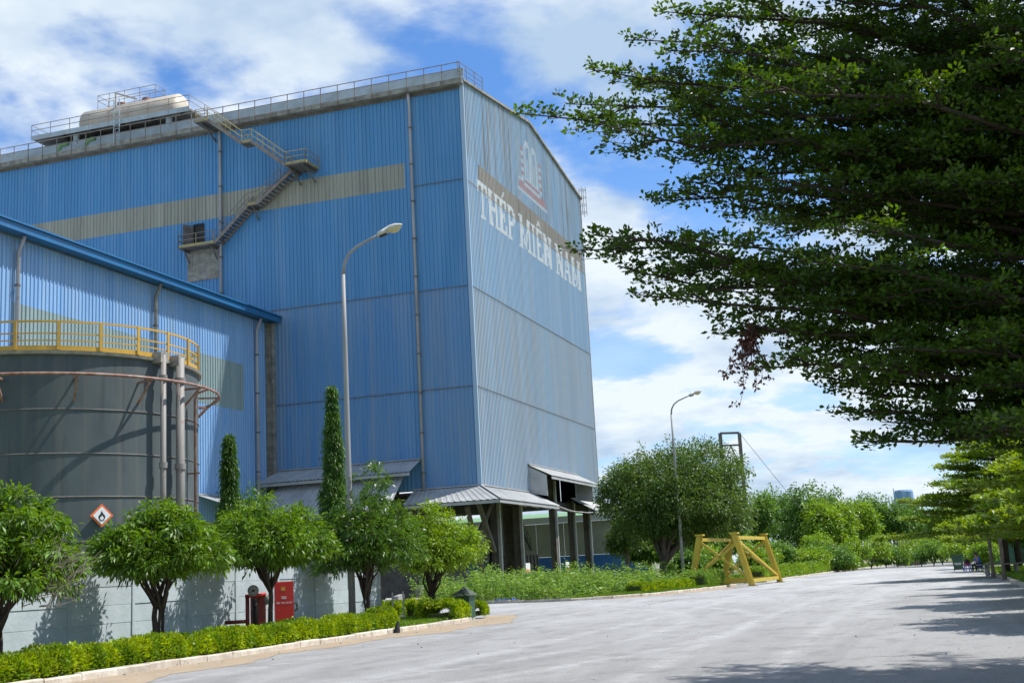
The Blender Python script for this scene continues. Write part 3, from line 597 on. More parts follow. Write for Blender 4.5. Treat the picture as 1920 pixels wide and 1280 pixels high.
a = MB(); a.hexa([GW(6, -3.5, 7.82), GW(33, -3.5, 7.82), GW(33, -3.5, 15), GW(6, -3.5, 15)], -M_*.2); a.hexa([GW(33, -.12, 7.82), GW(33, -3.45, 7.82), GW(33, -3.45, 15), GW(33, -.12, 15)], G*.2); a.build('inner_wall', M['dark'], mill)  # near-black backing closes the door opening and stands for its shade
a = MB(); a.hexa([FW(.2, -.4, 0), FW(17, -.4, 0), FW(17, -.4, 7.4), FW(5.5, -.4, 7.4)], G*.3); a.build('back_wall', M['steel'], mill)
# lowest stair under the mill
stz = MB()
def flight(mb_list, a, b, wdir, width, mstep, mstr, parent, n=None, rail=True, mrail=None):
    a, b = np.array(a, float), np.array(b, float); wv = unit(wdir)*width; n = n or max(3, int(abs(b[2]-a[2])/.2)); d = (b-a); dh = unit(A3(d[0], d[1], 0))
    for k in (0, 1):
        m = MB(); m.beam(a+wv*k, b+wv*k, .07, .26); m.build('stringer', mstr, parent)
    for i in range(n):
        p = a+d*(i+.5)/n; m = MB(); m.box(p+wv*.5, wv*.5, dh*.13, UP*.018); m.build('tread', mstep, parent)
    if rail:
        for k in rail:
            for h in (1.05, .55):
                m = MB(); m.tube([a+wv*k+UP*h, b+wv*k+UP*h], .028, 6); m.build('handrail', mrail or mstr, parent)
            q = max(2, int(np.linalg.norm(d)/1.1))
            for i in range(q+1):
                p = a+d*i/q+wv*k; m = MB(); m.tube([p, p+UP*1.05], .026, 6); m.build('rail_post', mrail or mstr, parent)
def landing(a, b, wdir, width, parent, mdeck, mtoe, mrail, sides=(1,), ends=()):
    a, b = np.array(a, float), np.array(b, float); wv = unit(wdir)*width; m = MB()
    m.hexa([a, b, b+wv, a+wv], -UP*.08); m.build('platform', mdeck, parent)
    runs = [(a+wv*k, b+wv*k) for k in sides]+[((a, a+wv) if e == 0 else (b, b+wv)) for e in ends]
    for p, q in runs:
        m = MB(); m.beam(p+UP*.11, q+UP*.11, .02, .2); m.build('toe_board', mtoe, parent)
        for h in (1.05, .6): m = MB(); m.tube([p+UP*h, q+UP*h], .03, 6); m.build('handrail', mrail, parent)
        c = max(1, int(np.linalg.norm(q-p)/1.2))
        for i in range(c+1): x_ = p+(q-p)*i/c; m = MB(); m.tube([x_, x_+UP*1.05], .03, 6); m.build('rail_post', mtoe, parent)
us_ = thing('steel_stair', 'dark steel stair with handrails beneath the lettered gable', 'stair', GW(19.6, -7, 0))
flight(None, GW(19.6, -7, 0.9), GW(25.6, -7, 3.6), -M_, 1.0, M['steel'], M['dark'], us_, rail=(0, 1))
landing(GW(25.6, -7, 3.6), GW(29.5, -7, 3.6), -M_, 1.2, us_, M['steel'], M['dark'], M['dark'], sides=(0, 1))
flight(None, GW(27.5, -6, 3.6), GW(22.5, -6, 7.2), M_, .9, M['steel'], M['dark'], us_, rail=(0, 1))
# outside stair on the long wall
es = thing('wall_staircase', 'zigzag grey and yellow steel staircase bolted to the long blue wall', 'staircase', FW(19, .1, 29.2))
oW = 1.0
landing(FW(21.4, .12, 28.95), FW(24.7, .12, 28.95), NF, oW+.1, es, M['steel'], M['yellow_old'], M['rail'], sides=(1,), ends=(1,))
flight(None, FW(21.4, .15, 28.95), FW(18.3, .15, 31.65), NF, oW, M['steel'], M['rail'], es, rail=(0, 1))
landing(FW(17.5, .15, 31.65), FW(18.3, .15, 31.65), NF, oW, es, M['steel'], M['yellow_old'], M['rail'], sides=(1,))
flight(None, FW(17.5, .15, 31.65), FW(14.2, .15, 34.0), NF, oW, M['steel'], M['rail'], es, rail=(0, 1))
landing(FW(12.4, .12, 34.05), FW(14.2, .12, 34.05), NF, 2.2, es, M['steel'], M['yellow_old'], M['yellow_old'], sides=(1,), ends=(0, 1))
flight(None, FW(14.2, 1.3, 34.05), FW(17.2, 1.3, 36.5), NF, oW, M['steel'], M['rail'], es, rail=(0, 1), mrail=M['yellow_old'])
landing(FW(17.2, 1.3, 36.5), FW(18.1, 1.3, 36.5), NF, oW, es, M['steel'], M['yellow_old'], M['yellow_old'], sides=(1,))
flight(None, FW(18.1, 1.3, 36.5), FW(21.2, 1.3, 39.0), NF, oW, M['steel'], M['rail'], es, rail=(0, 1), mrail=M['yellow_old'])
landing(FW(21.2, .7, 39.0), FW(22.4, .7, 39.0), NF, 1.6, es, M['steel'], M['yellow_old'], M['yellow_old'], sides=(1,), ends=(1,))
for u, z, r in ((21.8, 28.9, 1.0), (24.4, 28.9, 1.0), (12.7, 34, 2.2), (14.0, 34, 2.2), (21.8, 38.95, 2.2), (17.9, 31.6, 1.0)):
    m = MB(); m.beam(FW(u, r*.8, z-.15), FW(u, .1, z-1.0), .09, .12); m.beam(FW(u, r, z-.12), FW(u, .05, z-.12), .1, .14); m.build('bracket', M['steel'], es)
dr = thing('wall_door', 'open dark door at the lowest platform of the wall staircase', 'door', FW(23.5, .06, 29.0))
m = MB(); m.hexa([FW(23.98, .12, 29.02), FW(24.45, .9, 29.02), FW(24.45, .9, 31.0), FW(23.98, .12, 31.0)], LF*.04); m.build('door_leaf', M['steel'], dr)
m = MB(); m.beam(FW(23.0, .08, 29.0), FW(23.0, .08, 31.05), .08, .06, NF); m.beam(FW(24.0, .08, 29.0), FW(24.0, .08, 31.05), .08, .06, NF); m.beam(FW(23.0, .08, 31.1), FW(24.0, .08, 31.1), .06, .08); m.build('door_frame', M['dark'], dr)
# roof tank on its platform
TB = 3.4
rt = thing('roof_tank', 'cream horizontal tank with domed ends on the mill roof platform', 'tank', FW(29.5, -TB, 41.3))
m = MB(); a0, a1, zc, rad = 27.4, 36.9, 42.75, 1.62
prof = [(a0-.55, .05), (a0-.5, .55), (a0-.32, 1.05), (a0, rad), (a0+2, rad), (a1-2, rad), (a1, rad), (a1+.32, 1.05), (a1+.5, .55), (a1+.55, .05)]
m.tube([FW(u, -TB, zc) for u, _ in prof], [q for _, q in prof], 28); m.build('vessel', M['rooftank'], rt, True)
for u in (29, 35.8): m = MB(); m.hexa([FW(u-.2, -TB-1.2, 41.3), FW(u+.2, -TB-1.2, 41.3), FW(u+.2, -TB+1.2, 41.3), FW(u-.2, -TB+1.2, 41.3)], UP*.45); m.build('saddle', M['rooftank'], rt)
for u in (31, 33.6): m = MB(); m.tube([FW(u, -TB, zc+rad-.1), FW(u, -TB, zc+rad+.28)], .42, 14); m.build('manhole', M['rust'], rt)
m = MB()
for u in (29.6, 31.2, 32.8, 34.4, 35.6):
    for o in (-TB-.75, -TB+.75): m.tube([FW(u, o, zc+rad-.3), FW(u, o, zc+rad+1.1)], .025, 5)
for h in (1.1, .6):
    for o in (-TB-.75, -TB+.75): m.tube([FW(29.6, o, zc+rad+h), FW(35.6, o, zc+rad+h)], .025, 5)
    for u in (29.6, 35.6): m.tube([FW(u, -TB-.75, zc+rad+h), FW(u, -TB+.75, zc+rad+h)], .025, 5)
m.build('top_railing', M['rail'], rt)
m = MB(); m.beam(FW(33.4, -TB+1.2, 42.4), FW(33.4, -TB+1.2, 45.2), .09, .09, NF); m.beam(FW(33.5, -TB+1.2, 45.2), FW(31.6, -TB+.6, 44.5), .1, .12); m.build('hoist_arm', M['rooftank'], rt)
pf = thing('roof_platform', 'steel platform with railing carrying the cream tank above the gutter', 'platform', FW(32, -2, 39.5))
m = MB(); m.hexa([FW(24.2, .35, 41.1), FW(40.2, .35, 41.1), FW(40.2, -6.2, 41.1), FW(24.2, -6.2, 41.1)], UP*.16); m.build('deck', M['steel'], pf)
m = MB(); m.hexa([FW(24.2, .36, 41.0), FW(40.2, .36, 41.0), FW(40.2, .40, 41.0), FW(24.2, .40, 41.0)], UP*.42); m.build('edge_board', M['parapet'], pf)
for u in (25, 28, 31, 34, 37): m = MB(); m.beam(FW(u, .2, 40.95), FW(u, -6, 40.95), .2, .3); m.build('deck_beam', M['dark'], pf)
for u in (26.6, 36.0): m = MB(); m.tube([FW(u, -.3, 39.0), FW(u, -.3, 41.05)], .28, 12); m.build('support_leg', M['parapet'], pf)
for h in (1.15, .65):
    m = MB(); m.tube([FW(24.2, -6.1, 41.26+h), FW(24.2, .38, 41.26+h), FW(40.2, .38, 41.26+h), FW(40.2, -6.1, 41.26+h)], .03, 6); m.build('handrail', M['rail'], pf)
for k in range(9): m = MB(); m.tube([FW(24.2+k*2, .38, 41.1), FW(24.2+k*2, .38, 42.41)], .03, 6); m.build('rail_post', M['rail'], pf)
for o in (-2, -4, -6): m = MB(); m.tube([FW(24.2, o, 41.1), FW(24.2, o, 42.41)], .03, 6); m.build('rail_post', M['rail'], pf)
m = MB()
for du in (-.28, .28): m.tube([FW(31.2+du, .62, 39.1), FW(31.2+du, .62, 43.2)], .045, 6)
for k in range(13): m.tube([FW(30.92, .62, 39.3+k*.3), FW(31.48, .62, 39.3+k*.3)], .022, 5)
m.tube([FW(30.92, .62, 43.1), FW(31.2, -.1, 43.5), FW(31.48, .62, 43.1)], .03, 5); m.build('ladder', M['parapet'], pf)
M['greenpipe'] = mat('green_roof_pipe', (0.18, 0.34, 0.15), (0.14, .27, .12), rough=.5, nscale=4)
for u in (34.8, 37.6): m = MB(); m.tube([FW(u, -.1, 39.2), FW(u, -.1, 39.9), FW(u-.15, -.1, 40.2), FW(u-.45, -.1, 40.3), FW(u-.9, -.1, 40.3)], .2, 10); m.build('green_pipe', M['greenpipe'], pf, True)

# ------------------------------------------------------------------ the lower shed
shed = thing('side_shed', 'lower blue shed running off the left of the mill', 'building', SW(0, 0, 0))
SE_ = 21.9; c = MB(); c.hexa([SW(0, -.08, 0), SW(48, -.08, 0), SW(48, -.08, SE_), SW(0, -.08, SE_)], -M_*.1); wallS = c.build('shed_wall', M['dark'], shed)
for i in range(44):
    segs = []
    if 4 <= i < 12: segs = [(6.2, 14.55, 'shedblue'), (14.55, 18.1, 'fibre'), (18.1, SE_, 'shedblue')]
    elif 16 <= i < 29: segs = [(6.2, 14.55, 'shedblue'), (14.55, 18.1, 'fibre'), (18.1, SE_, 'shedblue')]
    else: segs = [(6.2, 18.1, 'shedblue'), (18.1, SE_, 'shedblue')]
    for a, b, mm in segs: link('wall_sheet', sheet_mesh(1.0, a, b, M[mm]), wallS, SW(i, .004*(i % 2)+(.01 if mm == 'fibre' else 0), 0), ANG_G)
c = MB(); c.hexa([SW(0, -.05, 0), SW(48, -.05, 0), SW(48, .05, 0), SW(0, .05, 0)], UP*6.2); c.build('base_wall', M['concrete'], shed)
c = MB(); c.hexa([SW(-.0, .05, SE_+.1), SW(48, .05, SE_+.1), SW(48, 1.0, SE_+.1), SW(0, 1.0, SE_+.1)], UP*.2); c.hexa([SW(0, 1.0, SE_+.02), SW(48, 1.0, SE_+.02), SW(48, 1.07, SE_+.02), SW(0, 1.07, SE_+.02)], UP*.42)
c.hexa([SW(0, .85, SE_+.46), SW(48, .85, SE_+.46), SW(48, 1.2, SE_+.46), SW(0, 1.2, SE_+.46)], UP*.1); c.build('eave_gutter', M['trim'], shed)
c = MB(); c.hexa([SW(0, .84, SE_+.34), SW(48, .84, SE_+.34), SW(48, -40, SE_+3.2), SW(0, -40, SE_+3.2)], UP*.1); c.build('roof', M['parapet'], shed)
for t in (2.5, 15.7, 29.0, 42): c = MB(); c.tube([SW(t, .3, 0), SW(t, .3, SE_-.9), SW(t, .7, SE_)], .125, 10); dp = c.build('downpipe', M['pipe'] if t != 15.7 else M['fascia'], shed, True)
for t in (2.5, 15.7, 29.0):
    for k in range(6): c = MB(); c.tube([SW(t, .3, 4+k*3), SW(t, .3, 4.12+k*3)], .16, 10); c.build('pipe_clamp', M['steel'], shed)
c = MB(); c.ibeam(SW(.5, .35, 0), SW(.5, .35, SE_), .5, .6, G, .04); c.build('end_column', M['fascia'], shed)
lean_to(SW, 5, 10.5, 8.0, .05, 7.1, 2.6, 'canopy_roof', shed)
# ------------------------------------------------------------------ storage tank
TC = atPx(95, 48.7); TR, TH = 5.62, 10.25
tk = thing('storage_tank', 'large dark grey cylindrical tank with yellow railing behind the white wall', 'tank', TC)
NC = 6; hs = [0, 1.8, 3.4, 5.0, 6.55, 8.15, TH]
for i in range(NC):
    m = MB(); e = .006*(i % 2); m.lathe(TC, [(TR+e, hs[i]), (TR+e, hs[i+1])], 96); m.build('shell_course', M['tank'], tk, True)
    if i: m = MB(); m.lathe(TC, [(TR-.01, hs[i]-.03), (TR+.028, hs[i]-.02), (TR+.028, hs[i]+.02), (TR-.01, hs[i]+.03)], 96); m.build('weld_seam', M['steel'], tk, True)
m = MB(); m.lathe(TC, [(TR-.1, TH), (0.1, TH+.9)], 96); m.build('roof', M['rim'], tk, True)
m = MB(); m.lathe(TC, [(TR-.05, TH-.12), (TR+.13, TH-.10), (TR+.16, TH+.0), (TR-.1, TH+.05)], 96); m.build('rim', M['rim'], tk)
dcam = math.atan2(-TC[1], -TC[0])
def TP(a, r, z): return TC+A3(math.cos(a)*r, math.sin(a)*r, z)
rl = MB(); rl.lathe(TC, [(TR-.03, TH+.04), (TR+.03, TH+.04), (TR+.03, TH+.21), (TR-.03, TH+.21)], 96); rl = rl.build('toe_board', M['yellow'], tk)
for h, s_ in ((1.1, .035), (.66, .022), (.40, .02)):
    m = MB(); m.lathe(TC, [(TR-.02, TH+h-s_), (TR+.03, TH+h-s_), (TR+.03, TH+h+s_), (TR-.02, TH+h+s_), (TR-.02, TH+h-s_)], 96); m.build('handrail', M['yellow'], tk)
for k in range(24):
    a = dcam+.02+k*2*math.pi/24; m = MB(); rad = A3(math.cos(a), math.sin(a), 0); tn = A3(-rad[1], rad[0], 0)
    m.box(TP(a, TR+.06, TH+.58), rad*.03, tn*.05, UP*.53); m.build('rail_post', M['yellow'], tk)
RR = TR+.85; ZR = TH-.95
m = MB(); m.tube([TP(dcam-2.6+k*.08, RR, ZR) for k in range(58)], .055, 8); m.build('ring_pipe', M['rust'], tk, True)
for k in range(9):
    a = dcam-1.6+k*.43; m = MB(); m.beam(TP(a, TR, ZR-.06), TP(a, RR, ZR-.06), .07, .07); m.beam(TP(a, TR, ZR-.85), TP(a, RR-.1, ZR-.1), .07, .07); m.build('pipe_bracket', M['rust'], tk)
for a, r in ((dcam+.70, .11), (dcam+.86, .165)):
    m = MB(); m.tube([TP(a, TR+.38, 0), TP(a, TR+.38, TH+.1)], r, 14); p = m.build('vertical_pipe', M['tankpipe'], tk, True)
    rad = A3(math.cos(a), math.sin(a), 0); tn = A3(-rad[1], rad[0], 0)
    m = MB(); m.box(TP(a, TR+.12, TH+.0), rad*.34, tn*.2, UP*.2); m.build('pipe_head', M['rim'], p)
    for z in (TH-.9, TH-4.2, 2.5): m = MB(); m.tube([TP(a, TR+.38, z), TP(a, TR+.38, z+.22)], r+.045, 14); m.build('pipe_collar', M['tankpipe'], p)
a = dcam+1.08; m = MB(); m.tube([TP(a, TR+.3, 0), TP(a, TR+.3, ZR-.4), TP(a, TR+.4, ZR-.15), TP(a, RR, ZR)], .055, 8); m.build('riser_pipe', M['rust'], tk, True)
m = MB(); m.beam(TP(a, TR, ZR-3.3), TP(a, TR+.5, ZR-3.3), .06, .06); m.build('pipe_bracket', M['rust'], tk)
# warning diamond on the shell
def on_tank(x, y):
    d = ray(x, y); lo, hi = 30.0, 47.5
    for _ in range(50):
        mid = (lo+hi)/2; P = CAM+d*(mid/d[1])
        if np.hypot(*(P-TC)[:2]) > TR+.1: lo = mid
        else: hi = mid
    return CAM+d*(lo/d[1])
SP = on_tank(190, 966); rad = unit((SP-TC)*A3(1, 1, 0)); tn = A3(-rad[1], rad[0], 0)
sg = thing('warning_sign', 'orange edged white diamond with a black flame on the dark tank', 'sign', SP)
def dia(r, off, mtl, name, par):
    m = MB(); p = [SP+rad*off+v for v in (tn*r, UP*r, -tn*r, -UP*r)]; m.hexa(p, rad*.015); return m.build(name, mtl, par)
M['orange'] = mat('orange_border', (0.75, 0.17, 0.03), (0.68, 0.15, 0.04), rough=.5, nscale=5)
M['signwhite'] = mat('sign_white', (0.74, 0.76, 0.78), rough=.5)
M['ink'] = mat('black_print', (0.012, 0.012, 0.016), rough=.6)
pl_ = dia(.42, .03, M['orange'], 'plate', sg); dia(.32, .048, M['signwhite'], 'white_field', sg)
FL = [(-.035, -.16), (-.09, -.14), (-.125, -.08), (-.115, -.02), (-.09, .03), (-.085, -.01), (-.055, .06), (-.03, .12), (-.01, .18), (.01, .12), (.05, .07), (.06, .03), (.075, .05), (.105, -.01), (.12, -.05), (.11, -.10), (.08, -.145), (.035, -.16)]
def flat(pts, off, mtl, name, par):
    m = MB(); P = [SP+rad*off+tn*x+UP*y for x, y in pts]; m.add(P+[SP+rad*off-UP*.05], [(i, (i+1) % len(P), len(P)) for i in range(len(P))]); return m.build(name, mtl, par)
fo = flat(FL, .07, M['ink'], 'flame_symbol', sg)
flat([(-.02, -.155), (-.06, -.13), (-.07, -.09), (-.04, -.04), (-.02, -.06), (.0, .01), (.03, -.04), (.06, -.08), (.055, -.12), (.02, -.155)], .076, M['signwhite'], 'inner_flame', sg)
m = MB(); m.box(SP+rad*.073-UP*.178, tn*.1, rad*.002, UP*.007); m.build('symbol_baseline', M['ink'], sg)

# ------------------------------------------------------------------ street lamps
def lamp(loc, label):
    t = thing('street_lamp', label, 'street lamp', loc, 'street lamps along the road'); L0 = np.array(loc, float)
    m = MB(); H_ = 11.2; pts = [L0+UP*z for z in (0, 3, 6, 9, H_)]; m.tube(pts, [.11, .098, .085, .072, .058], 12); m.build('pole', M['post'], t, True)
    m = MB(); m.box(L0+UP*.02, A3(.2, 0, 0), A3(0, .2, 0), UP*.02); m.tube([L0+UP*.03, L0+UP*.55], .15, 12); m.build('base_plate', M['concrete'], t)
    d = M_; arc = [L0+UP*H_, L0+UP*(H_+.35)+d*.05, L0+UP*(H_+.65)+d*.22, L0+UP*(H_+.85)+d*.5, L0+UP*(H_+1.02)+d*.95, L0+UP*(H_+1.14)+d*1.3]
    m = MB(); m.tube(arc, [.055, .052, .048, .045, .042, .04], 10); m.build('arm', M['post'], t, True)
    e = arc[-1]; ax = unit(d+UP*.28); upn = unit(UP-ax*(UP @ ax)); sd = np.cross(ax, upn)
    def loft(secs, mtl, name, half=1):
        vs = []; fs = []; n = 12
        for x, w, h0, h1 in secs:
            for k in range(n):
                a = 2*math.pi*k/n; q = math.sin(a); vs.append(e+ax*x+sd*w*math.cos(a)+upn*(q*h0 if q > 0 else q*h1))
        for i in range(len(secs)-1):
            for k in range(n): fs.append((i*n+k, i*n+(k+1) % n, (i+1)*n+(k+1) % n, (i+1)*n+k))
        fs.append(tuple(range(n))); fs.append(tuple((len(secs)-1)*n+k for k in range(n)))
        m = MB(); m.add(vs, fs); return m.build(name, mtl, t, True)
    loft([(-.05, .05, .05, .05), (.0, .10, .10, .07), (.28, .12, .13, .08)], M['lamphead'], 'gear_housing')
    m = MB(); m.box(e+ax*.14-upn*.075, ax*.13, sd*.07, upn*.02); m.build('gear_cover', M['rubber'], t)
    loft([(.29, .13, .13, .02), (.45, .17, .15, .02), (.65, .16, .12, .02), (.80, .09, .05, .02), (.84, .03, .02, .01)], M['lamphead'], 'hood')
    loft([(.31, .10, .0, .03), (.45, .15, .0, .14), (.62, .145, .0, .17), (.76, .08, .0, .08), (.81, .02, .0, .02)], M['lens'], 'lens')
    return t
LP1 = atPx(660, 38.2); LP2 = atPx(1285, 80)
lamp(LP1, 'nearer tall grey street lamp standing in front of the blue long wall')
lamp(LP2, 'farther street lamp on the weed island in front of the round tree')

# ------------------------------------------------------------------ precast wall by the planting strip
WW = -3.3; WS0, WS1 = -15.0, 8.2
bw = thing('boundary_wall', 'pale precast concrete wall behind the row of small trees', 'wall', RW(-5, WW, 0)); rr = random.Random(8)
nb = 10; bl = (WS1-WS0)/nb; pm = {}
for b in range(nb):
    s0 = WS0+b*bl
    for k in range(5):
        m = MB(); t_ = rr.uniform(-.012, .012); z0 = .02+k*.42; s1 = s0+bl-.02
        vs = [RW(s0+.02, WW+t_, z0), RW(s1, WW+t_, z0), RW(s1, WW-.1, z0), RW(s0+.02, WW-.1, z0)]
        m.hexa(vs, UP*(.412)); m.build('wall_panel', M['wall'], bw)
for b in range(nb+1): m = MB(); m.box(RW(WS0+b*bl, WW-.05, 1.1), G*.05, M_*.075, UP*1.1); m.build('wall_post', M['wall'], bw)
m = MB(); m.hexa([RW(WS1+.1, WW, 0), RW(WS1+.1, WW-12, 0), RW(WS1+.2, WW-12, 0), RW(WS1+.2, WW, 0)], UP*2.1); m.build('return_wall', M['concrete'], bw)

# ------------------------------------------------------------------ fire cabinet and hydrant
def px_on_w(px, w):                                       # point on line w=const below image column px
    a = RW(-60, w); b = G; d = ray(px, 1120)
    # solve a + b*k parallel to d in plan
    k = (a[1]*d[0]-a[0]*d[1])/(b[0]*d[1]-b[1]*d[0]); return a+b*k
CB = px_on_w(533, -2.6); cb = thing('fire_cabinet', 'red metal fire cabinet with white lettering against the pale wall', 'cabinet', CB)
# turned to face the road's near end
fx = unit(A3(.96, .28, 0)); fy = unit(A3(.28, -.96, 0))
def cbp(x, y, z): return CB+fx*x+fy*y+UP*z
m = MB(); m.hexa([cbp(-.26, 0, .12), cbp(.26, 0, .12), cbp(.26, -.3, .12), cbp(-.26, -.3, .12)], UP*1.5); m.build('body', M['red'], cb)
m = MB(); m.hexa([cbp(-.24, .005, .15), cbp(.24, .005, .15), cbp(.24, .025, .15), cbp(-.24, .025, .15)], UP*1.44); dd = m.build('door', M['red'], cb)
for x, y in ((-.2, -.05), (.2, -.05), (-.2, -.25), (.2, -.25)): m = MB(); m.box(cbp(x, y, .06), fx*.03, fy*.03, UP*.07); m.build('leg', M['darkred'], cb)
m = MB(); m.tube([cbp(-.19, .03, .82), cbp(-.19, .07, .82), cbp(-.12, .07, .82), cbp(-.12, .07, .74)], .014, 6); m.build('handle', M['darkred'], dd)
GL5 = {'C': '111100100100111', 'I': '010010010010010', 'H': '101101111101101', 'O': '111101101101111', 'P': '111101111100100', 'S': '111100111001111', 'E': '111100110100111', 'R': '110101110101101', 'T': '111010010010010', 'Y': '101101010010010', 'U': '101101101101111', 'N': '111101101101101', 'D': '110101101101110', 'A': '010101111101101', 'B': '110101110101110', 'K': '101101110101101', ' ': '0'*15}
def tiny_text(s, xc, z, hgt, name):                       # worn stencil lettering
    m = MB(); u = hgt/5; x = -len(s)*2*u*.62
    for ch in s:
        for i, b in enumerate(GL5[ch]):
            if b == '1': q = cbp(xc+x+(i % 3)*u*.62, .029, z-(i//3)*u); m.hexa([q, q+fx*u*.56, q+fx*u*.56+UP*u*.96, q+UP*u*.96], fy*.002)
        x += 4*u*.62
    return m.build(name, M['signwhite'], dd)
tiny_text('HOSE', 0.0, 1.20, .075, 'stencil_lettering'); tiny_text('HOSE TYPE CABINET', 0.0, 1.05, .052, 'stencil_lettering')
m = MB(); m.box(cbp(-.03, .028, 1.42), fx*.06, fy*.002, UP*.05); m.build('yellow_emblem', M['yellow'], dd)
hy = px_on_w(478, -2.5); hd = thing('hose_reel_stand', 'dark red pipe stand with a grey round hose reel left of the cabinet', 'hydrant', hy)
def hp(x, y, z): return hy+fx*x+fy*y+UP*z
m = MB(); m.tube([hp(-.2, 0, 0), hp(-.2, 0, 1.28)], .055, 10); m.build('riser', M['darkred'], hd, True)
m = MB(); m.tube([hp(-.26, 0, 1.28), hp(.3, 0, 1.30)], .05, 10); m.build('cross_pipe', M['red'], hd, True)
m = MB(); m.tube([hp(-.8, .02, .62), hp(-.22, 0, .62)], .05, 8); m.build('side_pipe', M['darkred'], hd, True)
m = MB(); m.tube([hp(0, 0, 0), hp(.0, 0, 1.0), hp(-.02, 0, 1.2)], .07, 8); m.build('dark_valve_post', M['rubber'], hd, True)
for r, y, mm, nm in ((.15, .10, 'post', 'reel_disc'), (.11, .135, 'concrete', 'reel_face'), (.035, .15, 'rubber', 'reel_hub')):
    m = MB(); m.tube([hp(-.05, y-.03, 1.42), hp(-.05, y, 1.42)], r, 20); m.build(nm, M[mm], hd)
m = MB(); m.tube([hp(.3, 0, 1.28), hp(.34, .02, 1.2), hp(.38, .03, 1.05)], [.05, .09, .13], 12); m.build('hose_bell', M['concrete'], hd, True)
m = MB(); m.box(hp(.10, -.3, .7), fx*.2, fy*.10, UP*.62); m.build('back_box', M['darkred'], hd)
m = MB(); m.tube([cbp(.27, -.1, 1.02), cbp(.35, -.1, 1.0), cbp(.37, -.1, .85), cbp(.29, -.1, .78)], .025, 6); m.build('side_hose', M['rubber'], cb)

# ------------------------------------------------------------------ foliage tools
def leaf_obj(name, P, D, Ls, wr, material, parent, up=.7, seed=0, droop=.0):
    r = np.random.default_rng(seed); n = len(P); D = D/np.maximum(np.linalg.norm(D, axis=1, keepdims=True), 1e-6)
    nrm = r.normal(size=(n, 3))*(1-up); nrm[:, 2] += up; S = np.cross(D, nrm); S /= np.maximum(np.linalg.norm(S, axis=1, keepdims=True), 1e-6)
    Ls = np.broadcast_to(np.asarray(Ls, float), (n,))[:, None]; W = Ls*wr*.5
    mid = P+D*Ls*.55; tip = P+D*Ls; tip[:, 2] -= droop*Ls[:, 0]
    V = np.stack([P, mid+S*W, tip, mid-S*W], axis=1).reshape(-1, 3)-wl(parent)
    me = bpy.data.meshes.new(name); me.vertices.add(4*n); me.vertices.foreach_set('co', V.astype(np.float32).ravel())
    me.loops.add(4*n); me.loops.foreach_set('vertex_index', np.arange(4*n, dtype=np.int32)); me.polygons.add(n); me.polygons.foreach_set('loop_start', np.arange(0, 4*n, 4, dtype=np.int32))
    me.update(calc_edges=True); me.materials.append(material)
    o = bpy.data.objects.new(name, me); col.objects.link(o)
    if parent is not None: o.parent = parent
    WL[o.name] = wl(parent); return o
def clumps(r, C, n, spread, down=.25, outward=None):      # leaves in tufts around centres C
    k = len(C); idx = np.repeat(np.arange(k), n); d = r.normal(size=(k*n, 3)); d /= np.linalg.norm(d, axis=1, keepdims=True)
    d[:, 2] -= down
    if outward is not None: d += outward[idx]*.7
    P = C[idx]+d*spread*r.uniform(.1, 1, (k*n, 1)); return P, d
def limb(mb, a, b, r0, r1, rnd, wob=.12, n=5, rise=0.0):
    a, b = np.array(a, float), np.array(b, float); L = np.linalg.norm(b-a); pts = []
    for i in range(n+1):
        t = i/n; p = a+(b-a)*t
        if 0 < i < n: p = p+np.array([rnd.gauss(0, 1), rnd.gauss(0, 1), rnd.gauss(0, .5)])*wob*L*.25
        p = p+UP*rise*math.sin(math.pi*t)*L; pts.append(p)
    mb.tube(pts, [r0+(r1-r0)*i/n for i in range(n+1)], 7); return pts
